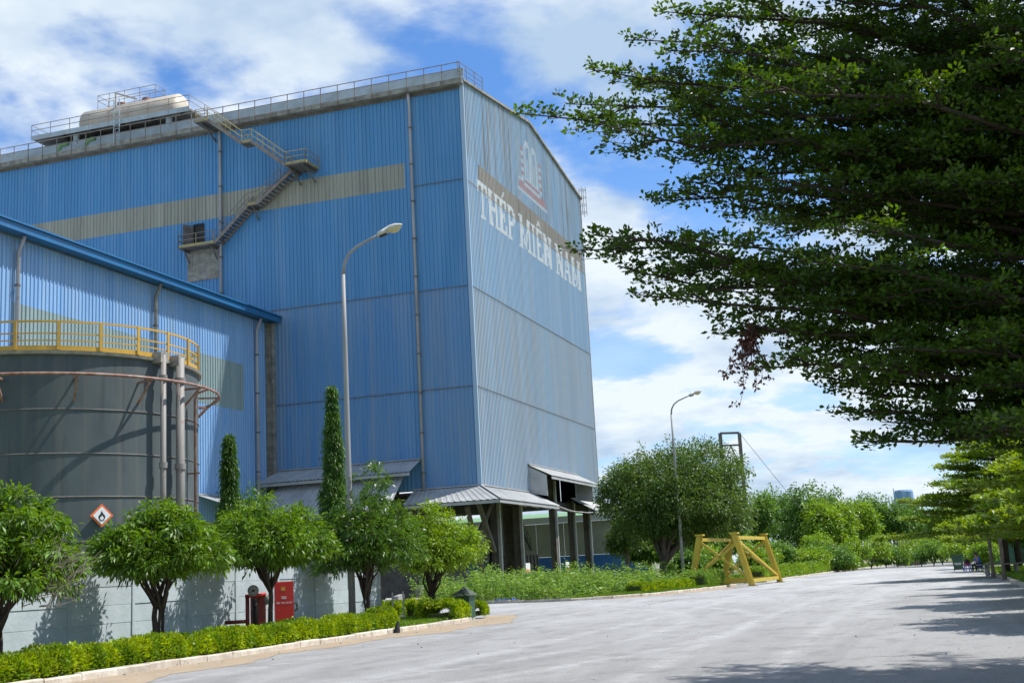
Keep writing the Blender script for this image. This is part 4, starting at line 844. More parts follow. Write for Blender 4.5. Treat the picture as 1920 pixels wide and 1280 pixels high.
def round_tree(name, label, loc, h, rx, cz0, seed, mleaf, leaf=.12, wr=.32, nclump=420, nleaf=22, lobes=12, trunk_r=.07, stems=1, mbark=None, group=None, flat_=1.0, spread=.17, top=None, cat='tree', loc_z=.1, shell=.55, fork_f=.75, shift=(0, 0), dome=False):
    loc = np.array(loc, float); loc[2] = loc_z; t = thing(name, label, cat, loc, group); r = np.random.default_rng(seed); rn = random.Random(seed)
    rz = (h-cz0)/2; cc = loc+UP*(cz0+rz)+A3(shift[0], shift[1], 0)
    LB = []
    for i in range(lobes):
        v = r.normal(size=3); v /= np.linalg.norm(v); v[2] = v[2]*.85+.1; q = r.uniform(.45, .8); LB.append(np.append(cc+v*A3(rx, rx, rz)*q, r.uniform(.30, .5)))
    if top is not None: LB.append(np.append(cc+A3(*top), .30))
    LB = np.array(LB); C = []; O = []
    while len(C) < nclump:
        b = LB[rn.randrange(len(LB))]; v = r.normal(size=3); v /= np.linalg.norm(v)
        if v[2] < -.55: v[2] *= .4
        p = b[:3]+v*A3(rx, rx, rz*flat_)*b[3]*1.25*r.uniform(shell, 1.0)
        if p[2] < loc[2]+cz0-.05*rz+(.12*rx*abs(math.sin(3*math.atan2(p[1]-cc[1], p[0]-cc[0])+seed)) if dome else 0): continue
        e = (p-cc)/A3(rx, rx, rz)
        if dome:
            hh = (p[2]-loc[2]-cz0)/(h-cz0); al = max(0.0, 1-max(0, hh-.12)**1.5*1.2)**.8 if hh > .15 else .85+1.0*max(hh, 0)
            if math.hypot(e[0], e[1]) > al*1.0+.04 and (top is None or np.linalg.norm(p-cc-A3(*top)) > .45): continue
        if np.linalg.norm(e) > 1.12 and top is None: continue
        C.append(p); O.append(v)
    C = np.array(C); O = np.array(O); P, D = clumps(r, C, nleaf, spread, .28, O)
    leaf_obj('crown', P, D, r.uniform(.7, 1.25, len(P))*leaf, wr, mleaf, t, .55, seed, .25)
    m = MB(); fork = loc+UP*cz0*fork_f
    for s in range(stems):
        off = A3(rn.gauss(0, 1), rn.gauss(0, 1), 0)*(0 if s == 0 else .16)
        base = loc+off-UP*.1; tp = fork+A3(rn.gauss(0, .06), rn.gauss(0, .06), 0)*h*.3+off*1.6; limb(m, base, tp, trunk_r*(1 if s == 0 else .6), trunk_r*.75*(1 if s == 0 else .6), rn, .06)
        for b in LB[s::stems]: 
            tgt = b[:3]*.8+cc*.2; limb(m, tp-UP*.05*h*rn.random(), tgt, trunk_r*.5, trunk_r*.10, rn, .10, 5, .03)
    m.build('trunk', mbark or M['bark'], t, True); return t, C

# ------------------------------------------------------------------ trees in the planting strip
def strip_pt(px, w=-1.55): return px_on_w(px, w)
def hpx(P, y): return atY(0, 0, 1) if False else None
def z_at(P, x, y): return on_plane(x, y, np.array(P, float), A3(0, 1, 0))[2]
T = []
for px, ytop, wpx, ybot, ml, sd_, nm, kw in (
    (5, 888, 370, 1135, 'leaf_a', 21, 'small round tree with bare grey twigs at the left edge', dict(stems=2)),
    (293, 912, 280, 1085, 'leaf_a', 22, 'small spreading tree with visible dark trunk in front of the tank sign', dict(stems=3)),
    (502, 884, 285, 1085, 'leaf_a', 23, 'small dense tree standing in front of the red cabinet', dict(stems=1, fork_f=1.02)),
    (690, 862, 240, 1078, 'leaf_d', 24, 'small tree with a raised top shoot beside the nearer lamp post', dict(stems=2, top=(.15, 0, .0))),
    (815, 928, 230, 1078, 'leaf_b', 25, 'bright yellow-green small tree beside the green roofed bin', dict(stems=3))):
    P = strip_pt(px); Y = P[1]; sc = FPX/Y; yb = (ray(px, 1120)); zt = z_at(P, px, ytop)-.3; zb = z_at(P, px, ybot)-.1
    top = kw.pop('top', None)
    if top: top = (.25, 0, (zt-zb)*.46); zt -= .3
    _, C = round_tree('street_tree', nm, P, zt, wpx/2/sc*.98, zb-.2, sd_, M[ml], leaf=.135, wr=.33, nclump=800, nleaf=24, lobes=17, trunk_r=.075, dome=True, group='small trees in the planting strip', top=top, spread=.15, **kw)
    T.append((P, C))
# dead twigs on the left tree
rt_ = random.Random(3); m = MB(); C0 = T[0][0]+A3(.9, -.2, 1.75)
tt = [o for o in bpy.data.objects if o.name == 'street_tree'][0]
for i in range(34):
    a = C0+A3(rt_.gauss(0, .2), rt_.gauss(0, .2), rt_.gauss(0, .2)); b = a+A3(rt_.uniform(.1, .9), rt_.uniform(-.6, .3), rt_.uniform(-.1, .75)); p = limb(m, a, b, .011, .004, rt_, .25, 4)
    for k in (2, 3): limb(m, p[k], p[k]+A3(rt_.uniform(-.1, .4), rt_.uniform(-.2, .2), rt_.uniform(-.05, .4)), .005, .002, rt_, .2, 3)
m.build('dead_twigs', M['twig'], tt)
# mast trees
def mast(px, ytop, wpx, Y, seed, label):
    P = atPx(px, Y); r = np.random.default_rng(seed); t = thing('mast_tree', label, 'tree', P, 'slim mast trees before the mill'); zt = z_at(P, px-(.05*(1100-ytop)), ytop); R0 = wpx/2*Y/FPX
    n = 2600; u = r.random(n)**.8; z = .6+u*(zt-.6); a = r.uniform(0, 6.283, n); rr_ = R0*1.12*np.minimum(1, (1.02-u)*1.5)*(.72+.2*np.sin(u*19+seed+2*np.sin(a))+.14*np.sin(u*47+a*3))*np.sqrt(r.uniform(.3, 1, n))
    C = np.stack([P[0]+np.cos(a)*rr_, P[1]+np.sin(a)*rr_, z], 1); o = np.stack([np.cos(a)*.6, np.sin(a)*.6, -np.ones(n)*.9], 1)
    idx = np.repeat(np.arange(n), 8); D = o[idx]+r.normal(size=(n*8, 3))*.35; Pp = C[idx]+r.normal(size=(n*8, 3))*.1
    leaf_obj('crown', Pp, D, r.uniform(.16, .26, n*8), .22, M['leaf_mast'], t, .4, seed, .2); m = MB(); m.tube([P, P+UP*zt*.5, P+UP*zt*.97], [.12, .07, .01], 8); m.build('trunk', M['bark'], t, True)
mast(432, 820, 46, 56, 5, 'shorter slim mast tree right of the tank'); mast(632, 728, 62, 62, 6, 'taller slim mast tree behind the nearer lamp post')

# ------------------------------------------------------------------ hedges
def hedge(name, label, pts_sw, width, height, seed, dens, mleaf, leaf=.075, z0=.1, group=None, core=.36):
    P = [RW(s, w, z0) for s, w in pts_sw]; t = thing(name, label, 'hedge', P[0], group); r = np.random.default_rng(seed); d = [0.]
    for a, b in zip(P, P[1:]): d.append(d[-1]+np.linalg.norm(b-a))
    n = int(d[-1]*dens); q = r.random(n)*d[-1]; X = np.stack([np.interp(q, d, [p[i] for p in P]) for i in range(2)], 1); k = np.clip(np.searchsorted(d, q)-1, 0, len(P)-2)
    T_ = np.array([unit(P[i+1]-P[i]) for i in range(len(P)-1)])[k]; S = np.stack([T_[:, 1], -T_[:, 0]], 1)
    ang = r.uniform(0, math.pi, n); bul = 1+.10*np.sin(q*2.1+seed)+.07*np.sin(q*5.3)+.05*np.sin(q*11.7); rad = r.uniform(.72, 1.04, n)
    ca = np.sign(np.cos(ang))*np.abs(np.cos(ang))**.55; sa = np.abs(np.sin(ang))**.6
    X = X+S*(ca*width/2*bul*rad)[:, None]; Z = z0+np.maximum(.03, sa*height*bul*rad*r.uniform(.55, 1, n)**(.5*(r.random(n) < .5)))
    V = np.column_stack([X, Z]); D = np.column_stack([S*(ca*.6)[:, None], .5+.4*sa])+r.normal(size=(n, 3))*.5
    leaf_obj('foliage', V, D, r.uniform(.7, 1.3, n)*leaf, .5, mleaf, t, .45, seed, .1)
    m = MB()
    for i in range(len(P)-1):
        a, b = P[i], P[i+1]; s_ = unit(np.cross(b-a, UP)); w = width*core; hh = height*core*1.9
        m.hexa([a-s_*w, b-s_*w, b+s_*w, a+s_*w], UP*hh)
    m.build('inner_core', M['hedge_core'], t); return t  # solid dark box standing for the shaded inside of the hedge
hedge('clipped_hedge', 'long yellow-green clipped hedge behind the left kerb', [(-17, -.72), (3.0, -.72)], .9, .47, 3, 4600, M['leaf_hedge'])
def bush(px, w, wid, hgt, seed, label, ml='leaf_hedge', n=8000, leaf=.085):
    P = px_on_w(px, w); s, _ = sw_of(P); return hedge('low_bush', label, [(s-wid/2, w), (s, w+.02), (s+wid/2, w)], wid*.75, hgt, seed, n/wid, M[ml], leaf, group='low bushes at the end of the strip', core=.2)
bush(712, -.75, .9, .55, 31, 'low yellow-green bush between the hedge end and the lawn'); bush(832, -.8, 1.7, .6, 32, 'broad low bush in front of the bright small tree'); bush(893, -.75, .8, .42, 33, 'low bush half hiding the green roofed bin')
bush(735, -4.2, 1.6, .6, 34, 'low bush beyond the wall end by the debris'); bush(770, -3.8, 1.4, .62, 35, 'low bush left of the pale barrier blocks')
# ------------------------------------------------------------------ yellow steel trestle
t1, t2 = ground(1411, 1098), ground(1463, 1091)
e1 = t2-t1; e2 = unit(A3(-e1[1], e1[0], 0))*3.9; TRH = 3.2
ty = thing('steel_trestle', 'yellow four-legged steel trestle with crossed braces beside the road', 'trestle', t1)
foot = [t1, t2, t2+e2, t1+e2]; ins = unit(e2)*.85; tops = [t1+ins+UP*TRH, t2+ins+UP*TRH, t2+e2-ins+UP*TRH, t1+e2-ins+UP*TRH]
for f_, p_ in zip(foot, tops):
    m = MB(); m.ibeam(f_, p_, .32, .38, unit(e2), .05); lg = m.build('leg', M['yellow2'], ty)
    m = MB(); m.box(f_+UP*.02, unit(e1)*.28, unit(e2)*.28, UP*.02); m.build('foot_plate', M['steel'], lg)
    m = MB(); m.box(p_+UP*.05, unit(e1)*.27, unit(e2)*.25, UP*.05); m.build('head_plate', M['yellow2'], lg)
def lerp(i, t): return foot[i]+(tops[i]-foot[i])*t
for (i, a), (j, b), w in (((0, .93), (1, .93), .3), ((2, .93), (3, .93), .3), ((0, .10), (1, .10), .3), ((0, .10), (3, .10), .3), ((1, .10), (2, .10), .3), ((2, .1), (3, .1), .3),
    ((0, .90), (1, .14), .2), ((2, .90), (3, .14), .2), ((0, .14), (3, .90), .2), ((3, .14), (0, .85), .2), ((1, .14), (2, .90), .2), ((2, .14), (1, .9), .2)):
    m = MB(); m.beam(lerp(i, a), lerp(j, b), w*.55, w*.7); br = m.build('brace' if w < .3 else 'tie_beam', M['yellow2'], ty)
    for c_, k_ in ((lerp(i, a), j), (lerp(j, b), i)):
        dv = unit(foot[k_]-c_); m = MB(); m.box(c_+dv*.3, dv*.14, unit(np.cross(dv, UP))*.06, UP*.12); m.build('gusset_plate', M['yellow2'], br)

# ------------------------------------------------------------------ bins
P = px_on_w(871, -.5); bn = thing('litter_bin', 'dark green litter bin with a small pitched roof at the strip end', 'bin', P+UP*.1); B0 = P+UP*.1
m = MB(); m.hexa([B0+M_*a*.27+G*b*.27 for a, b in ((-1, -1), (1, -1), (1, 1), (-1, 1))], UP*.74); m.build('body', M['bin'], bn)
m = MB(); q = [B0+M_*a*.37+G*b*.37+UP*.76 for a, b in ((-1, -1), (1, -1), (1, 1), (-1, 1))]; m.add(q+[B0+UP*1.06], [(0, 1, 4), (1, 2, 4), (2, 3, 4), (3, 0, 4), (3, 2, 1, 0)]); m.build('roof_lid', M['binlid'], bn)
P = ground(1798, 1069.5); wb = thing('wheelie_bin', 'dark green two-wheeled bin on the road beside the seated person', 'bin', P); B1 = P
fx2, fy2 = unit(A3(.93, -.37, 0)), unit(A3(-.37, -.93, 0))
m = MB(); lo = [B1+fx2*a*.30+fy2*b*.27+UP*.08 for a, b in ((-1, -1), (1, -1), (1, 1), (-1, 1))]; hi = [B1+fx2*a*.40+fy2*b*.36+UP*1.08 for a, b in ((-1, -1), (1, -1), (1, 1), (-1, 1))]
m.add(lo+hi, [(3, 2, 1, 0), (4, 5, 6, 7), (0, 1, 5, 4), (1, 2, 6, 5), (2, 3, 7, 6), (3, 0, 4, 7)]); m.build('body', M['bin'], wb)
m = MB(); m.box(B1+UP*1.12, fx2*.43, fy2*.40, UP*.045); m.tube([B1+fx2*-.4-fy2*.42+UP*1.1, B1+fx2*.4-fy2*.42+UP*1.1], .03, 6); m.build('lid', M['bin'], wb)
for k in (-1, 1): m = MB(); m.tube([B1+fx2*k*.28-fy2*.30+UP*.12, B1+fx2*k*.34-fy2*.30+UP*.12], .12, 12); m.build('wheel', M['rubber'], wb)
for z, w in ((.56, .22), (.47, .19)):
    for k in range(6): m = MB(); c_ = B1+fx2*(-w+k*w*.4)+fy2*(.285+.09*z)+UP*z; m.box(c_, fx2*w*.14, fy2*.004, UP*.028); m.build('white_print', M['signwhite'], wb)

# ------------------------------------------------------------------ people
M['skin'] = mat('skin', (0.36, 0.20, 0.13), rough=.6); M['shirt'] = mat('blue_shirt', (0.03, 0.12, 0.52), (0.05, .16, .58), rough=.8, nscale=6); M['trouser'] = mat('dark_trousers', (0.018, .018, .022), rough=.85)
M['hair'] = mat('black_hair', (0.012, .01, .01), rough=.6); M['mauve'] = mat('pale_mauve_jacket', (0.36, 0.30, 0.40), (.30, .26, .34), rough=.85, nscale=5); M['brown'] = mat('brown_trousers', (0.26, .18, .15), rough=.9); M['stool'] = mat('blue_plastic', (0.05, .10, .62), rough=.4)
def skin_obj(name, V, Eg, Rad, material, parent, sub=1):
    me = bpy.data.meshes.new(name); me.from_pydata([tuple(np.array(v)-wl(parent)) for v in V], Eg, []); me.update(); o = bpy.data.objects.new(name, me); col.objects.link(o); o.parent = parent
    md = o.modifiers.new('skin', 'SKIN'); md.use_smooth_shade = True
    if not me.skin_vertices: return o
    for i, r_ in enumerate(Rad): d = me.skin_vertices[0].data[i]; d.radius = (r_, r_); d.use_root = (i == 0)
    o.modifiers.new('sub', 'SUBSURF').levels = sub; o.modifiers['sub'].render_levels = sub; me.materials.append(material); return o
def figure(label, loc, fwd, J, shirt, trouser, group='people by the road'):
    t = thing('person', label, 'person', loc, group); fwd = unit(fwd); rt = np.cross(fwd, UP)
    W = {k: np.array(loc)+fwd*v[0]+rt*v[1]+UP*v[2] for k, v in J.items()}
    order = ['pel', 'wst', 'cst', 'nck', 'hed', 'top', 'ls', 'le', 'lw', 'lf', 'rs', 're', 'rw', 'rf', 'lh', 'lk', 'la', 'lt', 'rh', 'rk', 'ra', 'rt']; ix = {k: i for i, k in enumerate(order)}
    E_ = [('pel', 'wst'), ('wst', 'cst'), ('cst', 'nck'), ('nck', 'hed'), ('hed', 'top'), ('cst', 'ls'), ('ls', 'le'), ('le', 'lw'), ('lw', 'lf'), ('cst', 'rs'), ('rs', 're'), ('re', 'rw'), ('rw', 'rf'), ('pel', 'lh'), ('lh', 'lk'), ('lk', 'la'), ('la', 'lt'), ('pel', 'rh'), ('rh', 'rk'), ('rk', 'ra'), ('ra', 'rt')]
    RD = dict(pel=.13, wst=.115, cst=.13, nck=.055, hed=.10, top=.075, ls=.06, le=.042, lw=.03, lf=.03, rs=.06, re=.042, rw=.03, rf=.03, lh=.085, lk=.06, la=.04, lt=.035, rh=.085, rk=.06, ra=.04, rt=.035)
    skin_obj('body', [W[k] for k in order], [(ix[a], ix[b]) for a, b in E_], [RD[k] for k in order], M['skin'], t)
    def part(name, ks, eds, grow, mtl): skin_obj(name, [W[k] for k in ks], [(ks.index(a), ks.index(b)) for a, b in eds], [RD[k]+grow for k in ks], mtl, t)
    part('shirt', ['pel', 'wst', 'cst', 'ls', 'le', 'rs', 're'], [('pel', 'wst'), ('wst', 'cst'), ('cst', 'ls'), ('ls', 'le'), ('cst', 'rs'), ('rs', 're')], .025, shirt)
    part('trousers', ['pel', 'lh', 'lk', 'la', 'rh', 'rk', 'ra'], [('pel', 'lh'), ('lh', 'lk'), ('lk', 'la'), ('pel', 'rh'), ('rh', 'rk'), ('rk', 'ra')], .022, trouser)
    m = MB(); c_ = W['top']+UP*.0; m.lathe(c_-UP*.08-fwd*.015, [(.118, 0), (.122, .06), (.10, .13), (.05, .165), (.005, .175)], 14); m.build('hair', M['hair'], t, True)
    return t
PS = ground(1836, 1071)
figure('seated person in a blue shirt and dark trousers under the right-hand trees', PS, A3(-.95, -.3, 0), dict(pel=(-.1, 0, .42), wst=(-.07, 0, .60), cst=(.02, 0, .86), nck=(.08, 0, 1.02), hed=(.14, 0, 1.13), top=(.15, 0, 1.22), ls=(.02, -.18, .93), le=(.14, -.24, .70), lw=(.36, -.16, .62), lf=(.45, -.14, .60), rs=(.02, .18, .93), re=(.16, .23, .70), rw=(.38, .15, .64), rf=(.47, .12, .62), lh=(-.08, -.1, .42), lk=(.36, -.16, .47), la=(.30, -.16, .08), lt=(.46, -.17, .04), rh=(-.08, .1, .42), rk=(.36, .16, .47), ra=(.34, .16, .08), rt=(.50, .17, .04)), M['shirt'], M['trouser'])
def stool(loc, label, h=.42, mt='stool', extra=True):
    t = thing('plastic_stool', label, 'stool', loc, 'plastic stools'); L0 = np.array(loc)
    m = MB(); m.box(L0+UP*h, A3(.17, 0, 0), A3(0, .17, 0), UP*.02); m.build('seat', M[mt], t)
    for a in (-1, 1):
        for b in (-1, 1): m = MB(); m.beam(L0+A3(a*.2, b*.2, 0), L0+A3(a*.14, b*.14, h), .05, .05); m.build('leg', M[mt], t)
ST1 = ground(1815, 1070.5); stool(ST1, 'blue plastic stool holding a black bag beside the green bin'); stool(PS+A3(.1, .03, 0), 'blue plastic stool under the seated person', .30)
bg_ = thing('black_bag', 'lumpy black bag with red edge on the blue stool', 'bag', ST1+UP*.44); m = MB(); m.lathe(ST1+UP*.44, [(.02, 0), (.2, .02), (.24, .12), (.19, .26), (.22, .34), (.08, .42), (.01, .43)], 10); m.build('bag', M['ink'], bg_, True)
m = MB(); m.lathe(ST1+UP*.445, [(.21, .0), (.25, .03), (.24, .09), (.20, .1)], 10); m.build('red_tray', M['red'], bg_, True)
PF = ground(1719, 1061.5)
figure('distant person in a pale mauve jacket walking on the road', PF, A3(-.1, -1, 0), dict(pel=(0, 0, .92), wst=(0, 0, 1.1), cst=(.02, 0, 1.33), nck=(.03, 0, 1.48), hed=(.05, 0, 1.58), top=(.05, 0, 1.68), ls=(0, -.19, 1.40), le=(-.05, -.26, 1.12), lw=(.08, -.27, .9), lf=(.12, -.27, .82), rs=(0, .19, 1.40), re=(0, .26, 1.12), rw=(.12, .27, .92), rf=(.16, .27, .84), lh=(0, -.1, .9), lk=(.1, -.12, .5), la=(.02, -.12, .08), lt=(.17, -.13, .04), rh=(0, .1, .9), rk=(0, .12, .5), ra=(-.18, .12, .1), rt=(-.05, .13, .04)), M['mauve'], M['brown'])

# ------------------------------------------------------------------ yard clutter between strip and mill
M['tarp'] = mat('blue_tarp', (0.04, 0.09, 0.50), (.08, .14, .6), rough=.5, nscale=4); M['timber'] = mat('grey_timber', (0.30, .24, .17), (.38, .33, .26), rough=.9, nscale=6)
TPp = ground(948, 1127); r = np.random.default_rng(2); tp = thing('blue_tarp', 'crumpled blue tarpaulin lying at the edge of the weeds', 'tarp', TPp); n = 14; vs = []
for i in range(n):
    for j in range(7): vs.append(TPp+A3((i/(n-1)-.5)*1.5, (j/6-.5)*3.0, .02+.16*abs(math.sin(i*1.7+j*.9)*math.cos(j*1.3+i*.4))*(0 < i < n-1)*(0 < j < 6)+r.uniform(0, .03)))
m = MB(); m.add(vs, [(i*7+j, (i+1)*7+j, (i+1)*7+j+1, i*7+j+1) for i in range(n-1) for j in range(6)]); m.build('sheet', M['tarp'], tp)
def block(px, Y, L_, dx, label):
    P = atPx(px, Y); t = thing('concrete_block', label, 'concrete block', P, 'pale precast blocks in the yard'); d = unit(A3(1, dx, 0)); s_ = A3(-d[1], d[0], 0)
    m = MB(); m.hexa([P, P+d*L_, P+d*L_+s_*.22, P+s_*.22], UP*1.15); m.build('upright', M['concrete'], t); m = MB(); m.hexa([P-s_*.9, P+d*L_-s_*.9, P+d*L_-s_*.004, P-s_*.004], UP*.22); m.build('foot', M['concrete'], t)
block(786, 71, .55, 2.2, 'leftmost pale precast block, seen end-on, behind the bright small tree'); block(806, 75, 1.6, .25, 'pale precast block behind the trunks of the bright small tree'); block(848, 76, 1.2, .25, 'longest lit pale precast block behind the green roofed bin'); block(889, 79, .45, .3, 'small pale precast block at the edge of the weeds')
def plank(px, Y, z, L_, rot, tilt, label, mt='timber'):
    P = atPx(px, Y)+UP*z; t = thing('timber_plank', label, 'plank', P, 'planks stacked by the wall end'); d = unit(A3(math.cos(rot), math.sin(rot), tilt)); m = MB(); m.beam(P-d*L_/2, P+d*L_/2, .28, .06); m.build('board', M[mt], t)
plank(728, 52, .62, 2.0, .1, .04, 'topmost pale plank of the stack beyond the wall end'); plank(735, 52.2, .50, 2.2, .3, .0, 'second plank of the stack beyond the wall end'); plank(726, 52.4, .38, 2.0, -.1, .0, 'third plank of the stack beyond the wall end', 'rust'); plank(738, 52.1, .24, 2.4, .15, .0, 'lowest dark plank of the stack beyond the wall end', 'steel'); plank(755, 53, .5, 1.6, .4, .2, 'tilted plank leaning off the right of the stack')
RBp = atPx(735, 52.3)
for k in (-.7, .7): t = thing('timber_bearer', 'short bearer under the %s end of the plank stack' % ('left' if k < 0 else 'right'), 'plank', RBp+A3(k, 0, 0)); m = MB(); m.hexa([RBp+A3(k-.1, -.5, 0), RBp+A3(k+.1, -.5, 0), RBp+A3(k+.1, .5, 0), RBp+A3(k-.1, .5, 0)], UP*.21); m.build('bearer', M['timber'], t)
m = MB(); c0 = atPx(752, 66); rq = random.Random(6)
for i in range(60):
    p = c0+A3(rq.gauss(0, 1.1), rq.gauss(0, .6), 0); s_ = rq.uniform(.08, .26); zz = max(0, .55-np.linalg.norm((p-c0)[:2])*.35)*rq.random(); a = rq.uniform(0, 3); m.box(p+UP*(zz+s_*.5), A3(math.cos(a), math.sin(a), .2)*s_, A3(-math.sin(a), math.cos(a), 0)*s_*.8, UP*s_*.6)
o = m.build('rubble', M['concrete'], None); tag(o, 'heap of broken concrete rubble beyond the wall end', 'rubble', None, 'stuff')
P = px_on_w(756, -2.0); fr_ = thing('metal_stake_frame', 'thin pale metal post frame on the lawn by the debris', 'frame', P)
Q = px_on_w(736, -2.05)
for nm, p_ in (('stake', P), ('stake', Q)): m = MB(); m.beam(p_+UP*.05, p_+UP*(1.12 if p_ is P else 1.1), .05, .05); m.build(nm, M['post'], fr_)
m = MB(); m.beam(P+UP*.32, Q+UP*.34, .04, .06); m.build('crossbar', M['post'], fr_)
P = px_on_w(742, .12); mk = thing('drain_marker', 'short black rag-like post against the left kerb joint', 'marker post', P); m = MB(); m.tube([P, P+A3(.02, 0, .18), P+A3(.05, .02, .34)], [.10, .07, .03], 8); m.build('post', M['rubber'], mk)
for px_, ytop, Y, lbl in ((1077, 1000, 70, ''),):
    pass
# inclined conveyor and hopper below the mill
cv = thing('conveyor', 'dark inclined conveyor frame under the mill near the blue dado', 'conveyor', GW(6, -4, 0))
for o in (-4, -5): m = MB(); m.beam(GW(1.0, o, 4.4), GW(9.5, o, .6), .15, .45); m.build('side_rail', M['dark'], cv)
m = MB(); m.hexa([GW(1.0, -4.05, 4.5), GW(9.5, -4.05, .7), GW(9.5, -4.95, .7), GW(1, -4.95, 4.5)], UP*.05); m.build('belt', M['rubber'], cv)
for v in (3, 7): m = MB(); m.beam(GW(v, -4.5, 0), GW(v, -4.5, 4.2-(v-1)*.447), .2, .2); m.build('leg', M['steel'], cv)
hop = thing('steel_hopper', 'dark steel hopper box on legs at the foot of the stair', 'hopper', GW(20, -3.5, 0))
m = MB(); m.hexa([GW(18, -3, 1.5), GW(23, -3, 1.5), GW(23, -5.5, 1.5), GW(18, -5.5, 1.5)], UP*1.6); m.build('box', M['steel'], hop)
for v in (18.3, 22.7):
    for o in (-3.2, -5.3): m = MB(); m.beam(GW(v, o, 0), GW(v, o, 1.5), .25, .25); m.build('leg', M['steel'], hop)
for k in range(5): m = MB(); m.beam(GW(18.5+k, -2.95, 1.55), GW(18.5+k, -2.95, 3.05), .08, .08, M_); m.build('stiffener', M['dark'], hop)
for px_, y_, lb in ((990, 1065, 'small white notice on the second column under the gable'), (1064, 1062, 'small orange and white notice on the third column under the gable')):
    P = on_plane(px_, y_, GW(0, .4, 0), M_); t = thing('notice_board', lb, 'sign', P, 'notices on the columns'); m = MB(); m.box(P, G*.55, M_*.015, UP*.42); m.build('plate', M['signwhite'], t); m = MB(); m.box(P-UP*.2+M_*.02, G*.5, M_*.004, UP*.12); m.build('lower_stripe', M['orange'], t)
# store building behind the mill
VB = 38.5
sb = thing('store_building', 'pale store building with white fascia and blue dado seen under the mill', 'building', GW(VB, -8, 0))
M['cream'] = mat('cream_panel', (0.36, 0.37, 0.33), (0.30, .31, .28), rough=.7, nscale=.6, rnd=.06); M['dado'] = mat('blue_dado', (0.03, 0.14, 0.44), (.04, .18, .5), rough=.6, nscale=1, rnd=.1)
for k in range(10):
    o0 = 4-k*3.0
    m = MB(); m.hexa([GW(VB, o0, 3.0), GW(VB, o0-2.96, 3.0), GW(VB+.1, o0-2.96, 3.0), GW(VB+.1, o0, 3.0)], UP*3.4); m.build('wall_panel', M['cream'], sb)
    m = MB(); m.hexa([GW(VB-.05, o0, 0), GW(VB-.05, o0-2.96, 0), GW(VB+.1, o0-2.96, 0), GW(VB+.1, o0, 0)], UP*2.98); m.build('dado_panel', M['dado'], sb)
m = MB(); m.hexa([GW(VB-.6, 4.3, 6.4), GW(VB-.6, -27, 6.4), GW(VB-.5, -27, 6.4), GW(VB-.5, 4.3, 6.4)], UP*.6); m.build('fascia', M['signwhite'], sb)
m = MB(); m.hexa([GW(VB-.45, 4.3, 6.9), GW(VB-.45, -27, 6.9), GW(VB+12, -27, 7.9), GW(VB+12, 4.3, 7.9)], UP*.15); m.build('roof', M['greenpipe'], sb)
m = MB(); m.hexa([GW(VB, 4, 0), GW(VB+12, 4, 0), GW(VB+12, 3.9, 0), GW(VB, 3.9, 0)], UP*6.4); m.build('side_wall', M['cream'], sb)
# portal tower and far blue tank
P1 = atY(1350, 812, 150); P2 = atY(1386, 811, 150)
pt = thing('portal_tower', 'dark twin-post steel portal rising behind the round tree', 'tower', A3((P1[0]+P2[0])/2, 150, 0))
for p_ in (P1, P2):
    for dy in (-.25, .25): m = MB(); m.beam(A3(p_[0]+dy*.6, 150+dy, 0), p_+A3(dy*.6, dy, 0), .18, .18); m.build('post', M['steel'], pt)
m = MB(); m.beam(P1, P2, .2, .25); m.build('top_beam', M['steel'], pt); m = MB(); m.beam(P1-UP*1.5, P2-UP*1.5, .15, .2); m.build('middle_beam', M['steel'], pt)
mid = (P1+P2)/2-UP*1.5
for p_ in (P1, P2): m = MB(); m.beam(mid, A3(p_[0], 150, p_[2]-4.5), .1, .12); m.build('brace', M['steel'], pt)
m = MB(); m.tube([P2, P2+A3(9, 0, -13)], .03, 5); m.build('guy_wire', M['steel'], pt)
M['hazeblue'] = mat('hazed_blue_tank_panel', (0.13, 0.27, 0.45), (.18, .32, .5), rough=.6, nscale=.4, rnd=.15)  # distance haze mixed into the blue
W0 = atPx(1716, 330); zt = atY(1695, 922, 330)[2]; zb = atY(1695, 955, 330)[2]
ft = thing('water_tower', 'pale blue round tank tower far beyond the trees', 'water tower', W0); r_ = 17*330/FPX
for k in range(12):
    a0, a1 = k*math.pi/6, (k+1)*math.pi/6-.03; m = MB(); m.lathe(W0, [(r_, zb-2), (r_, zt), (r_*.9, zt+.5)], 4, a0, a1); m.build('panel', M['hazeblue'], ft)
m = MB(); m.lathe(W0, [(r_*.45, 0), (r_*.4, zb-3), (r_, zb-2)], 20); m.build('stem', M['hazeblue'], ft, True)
m = MB(); p_ = atY(1675, 915, 320); m.tube([A3(p_[0], 320, 0), p_], [.35, .1], 6); mst = thing('radio_mast', 'thin pale mast left of the far blue tank', 'mast', A3(p_[0], 320, 0)); m.build('pole', M['hazeblue'], mst)
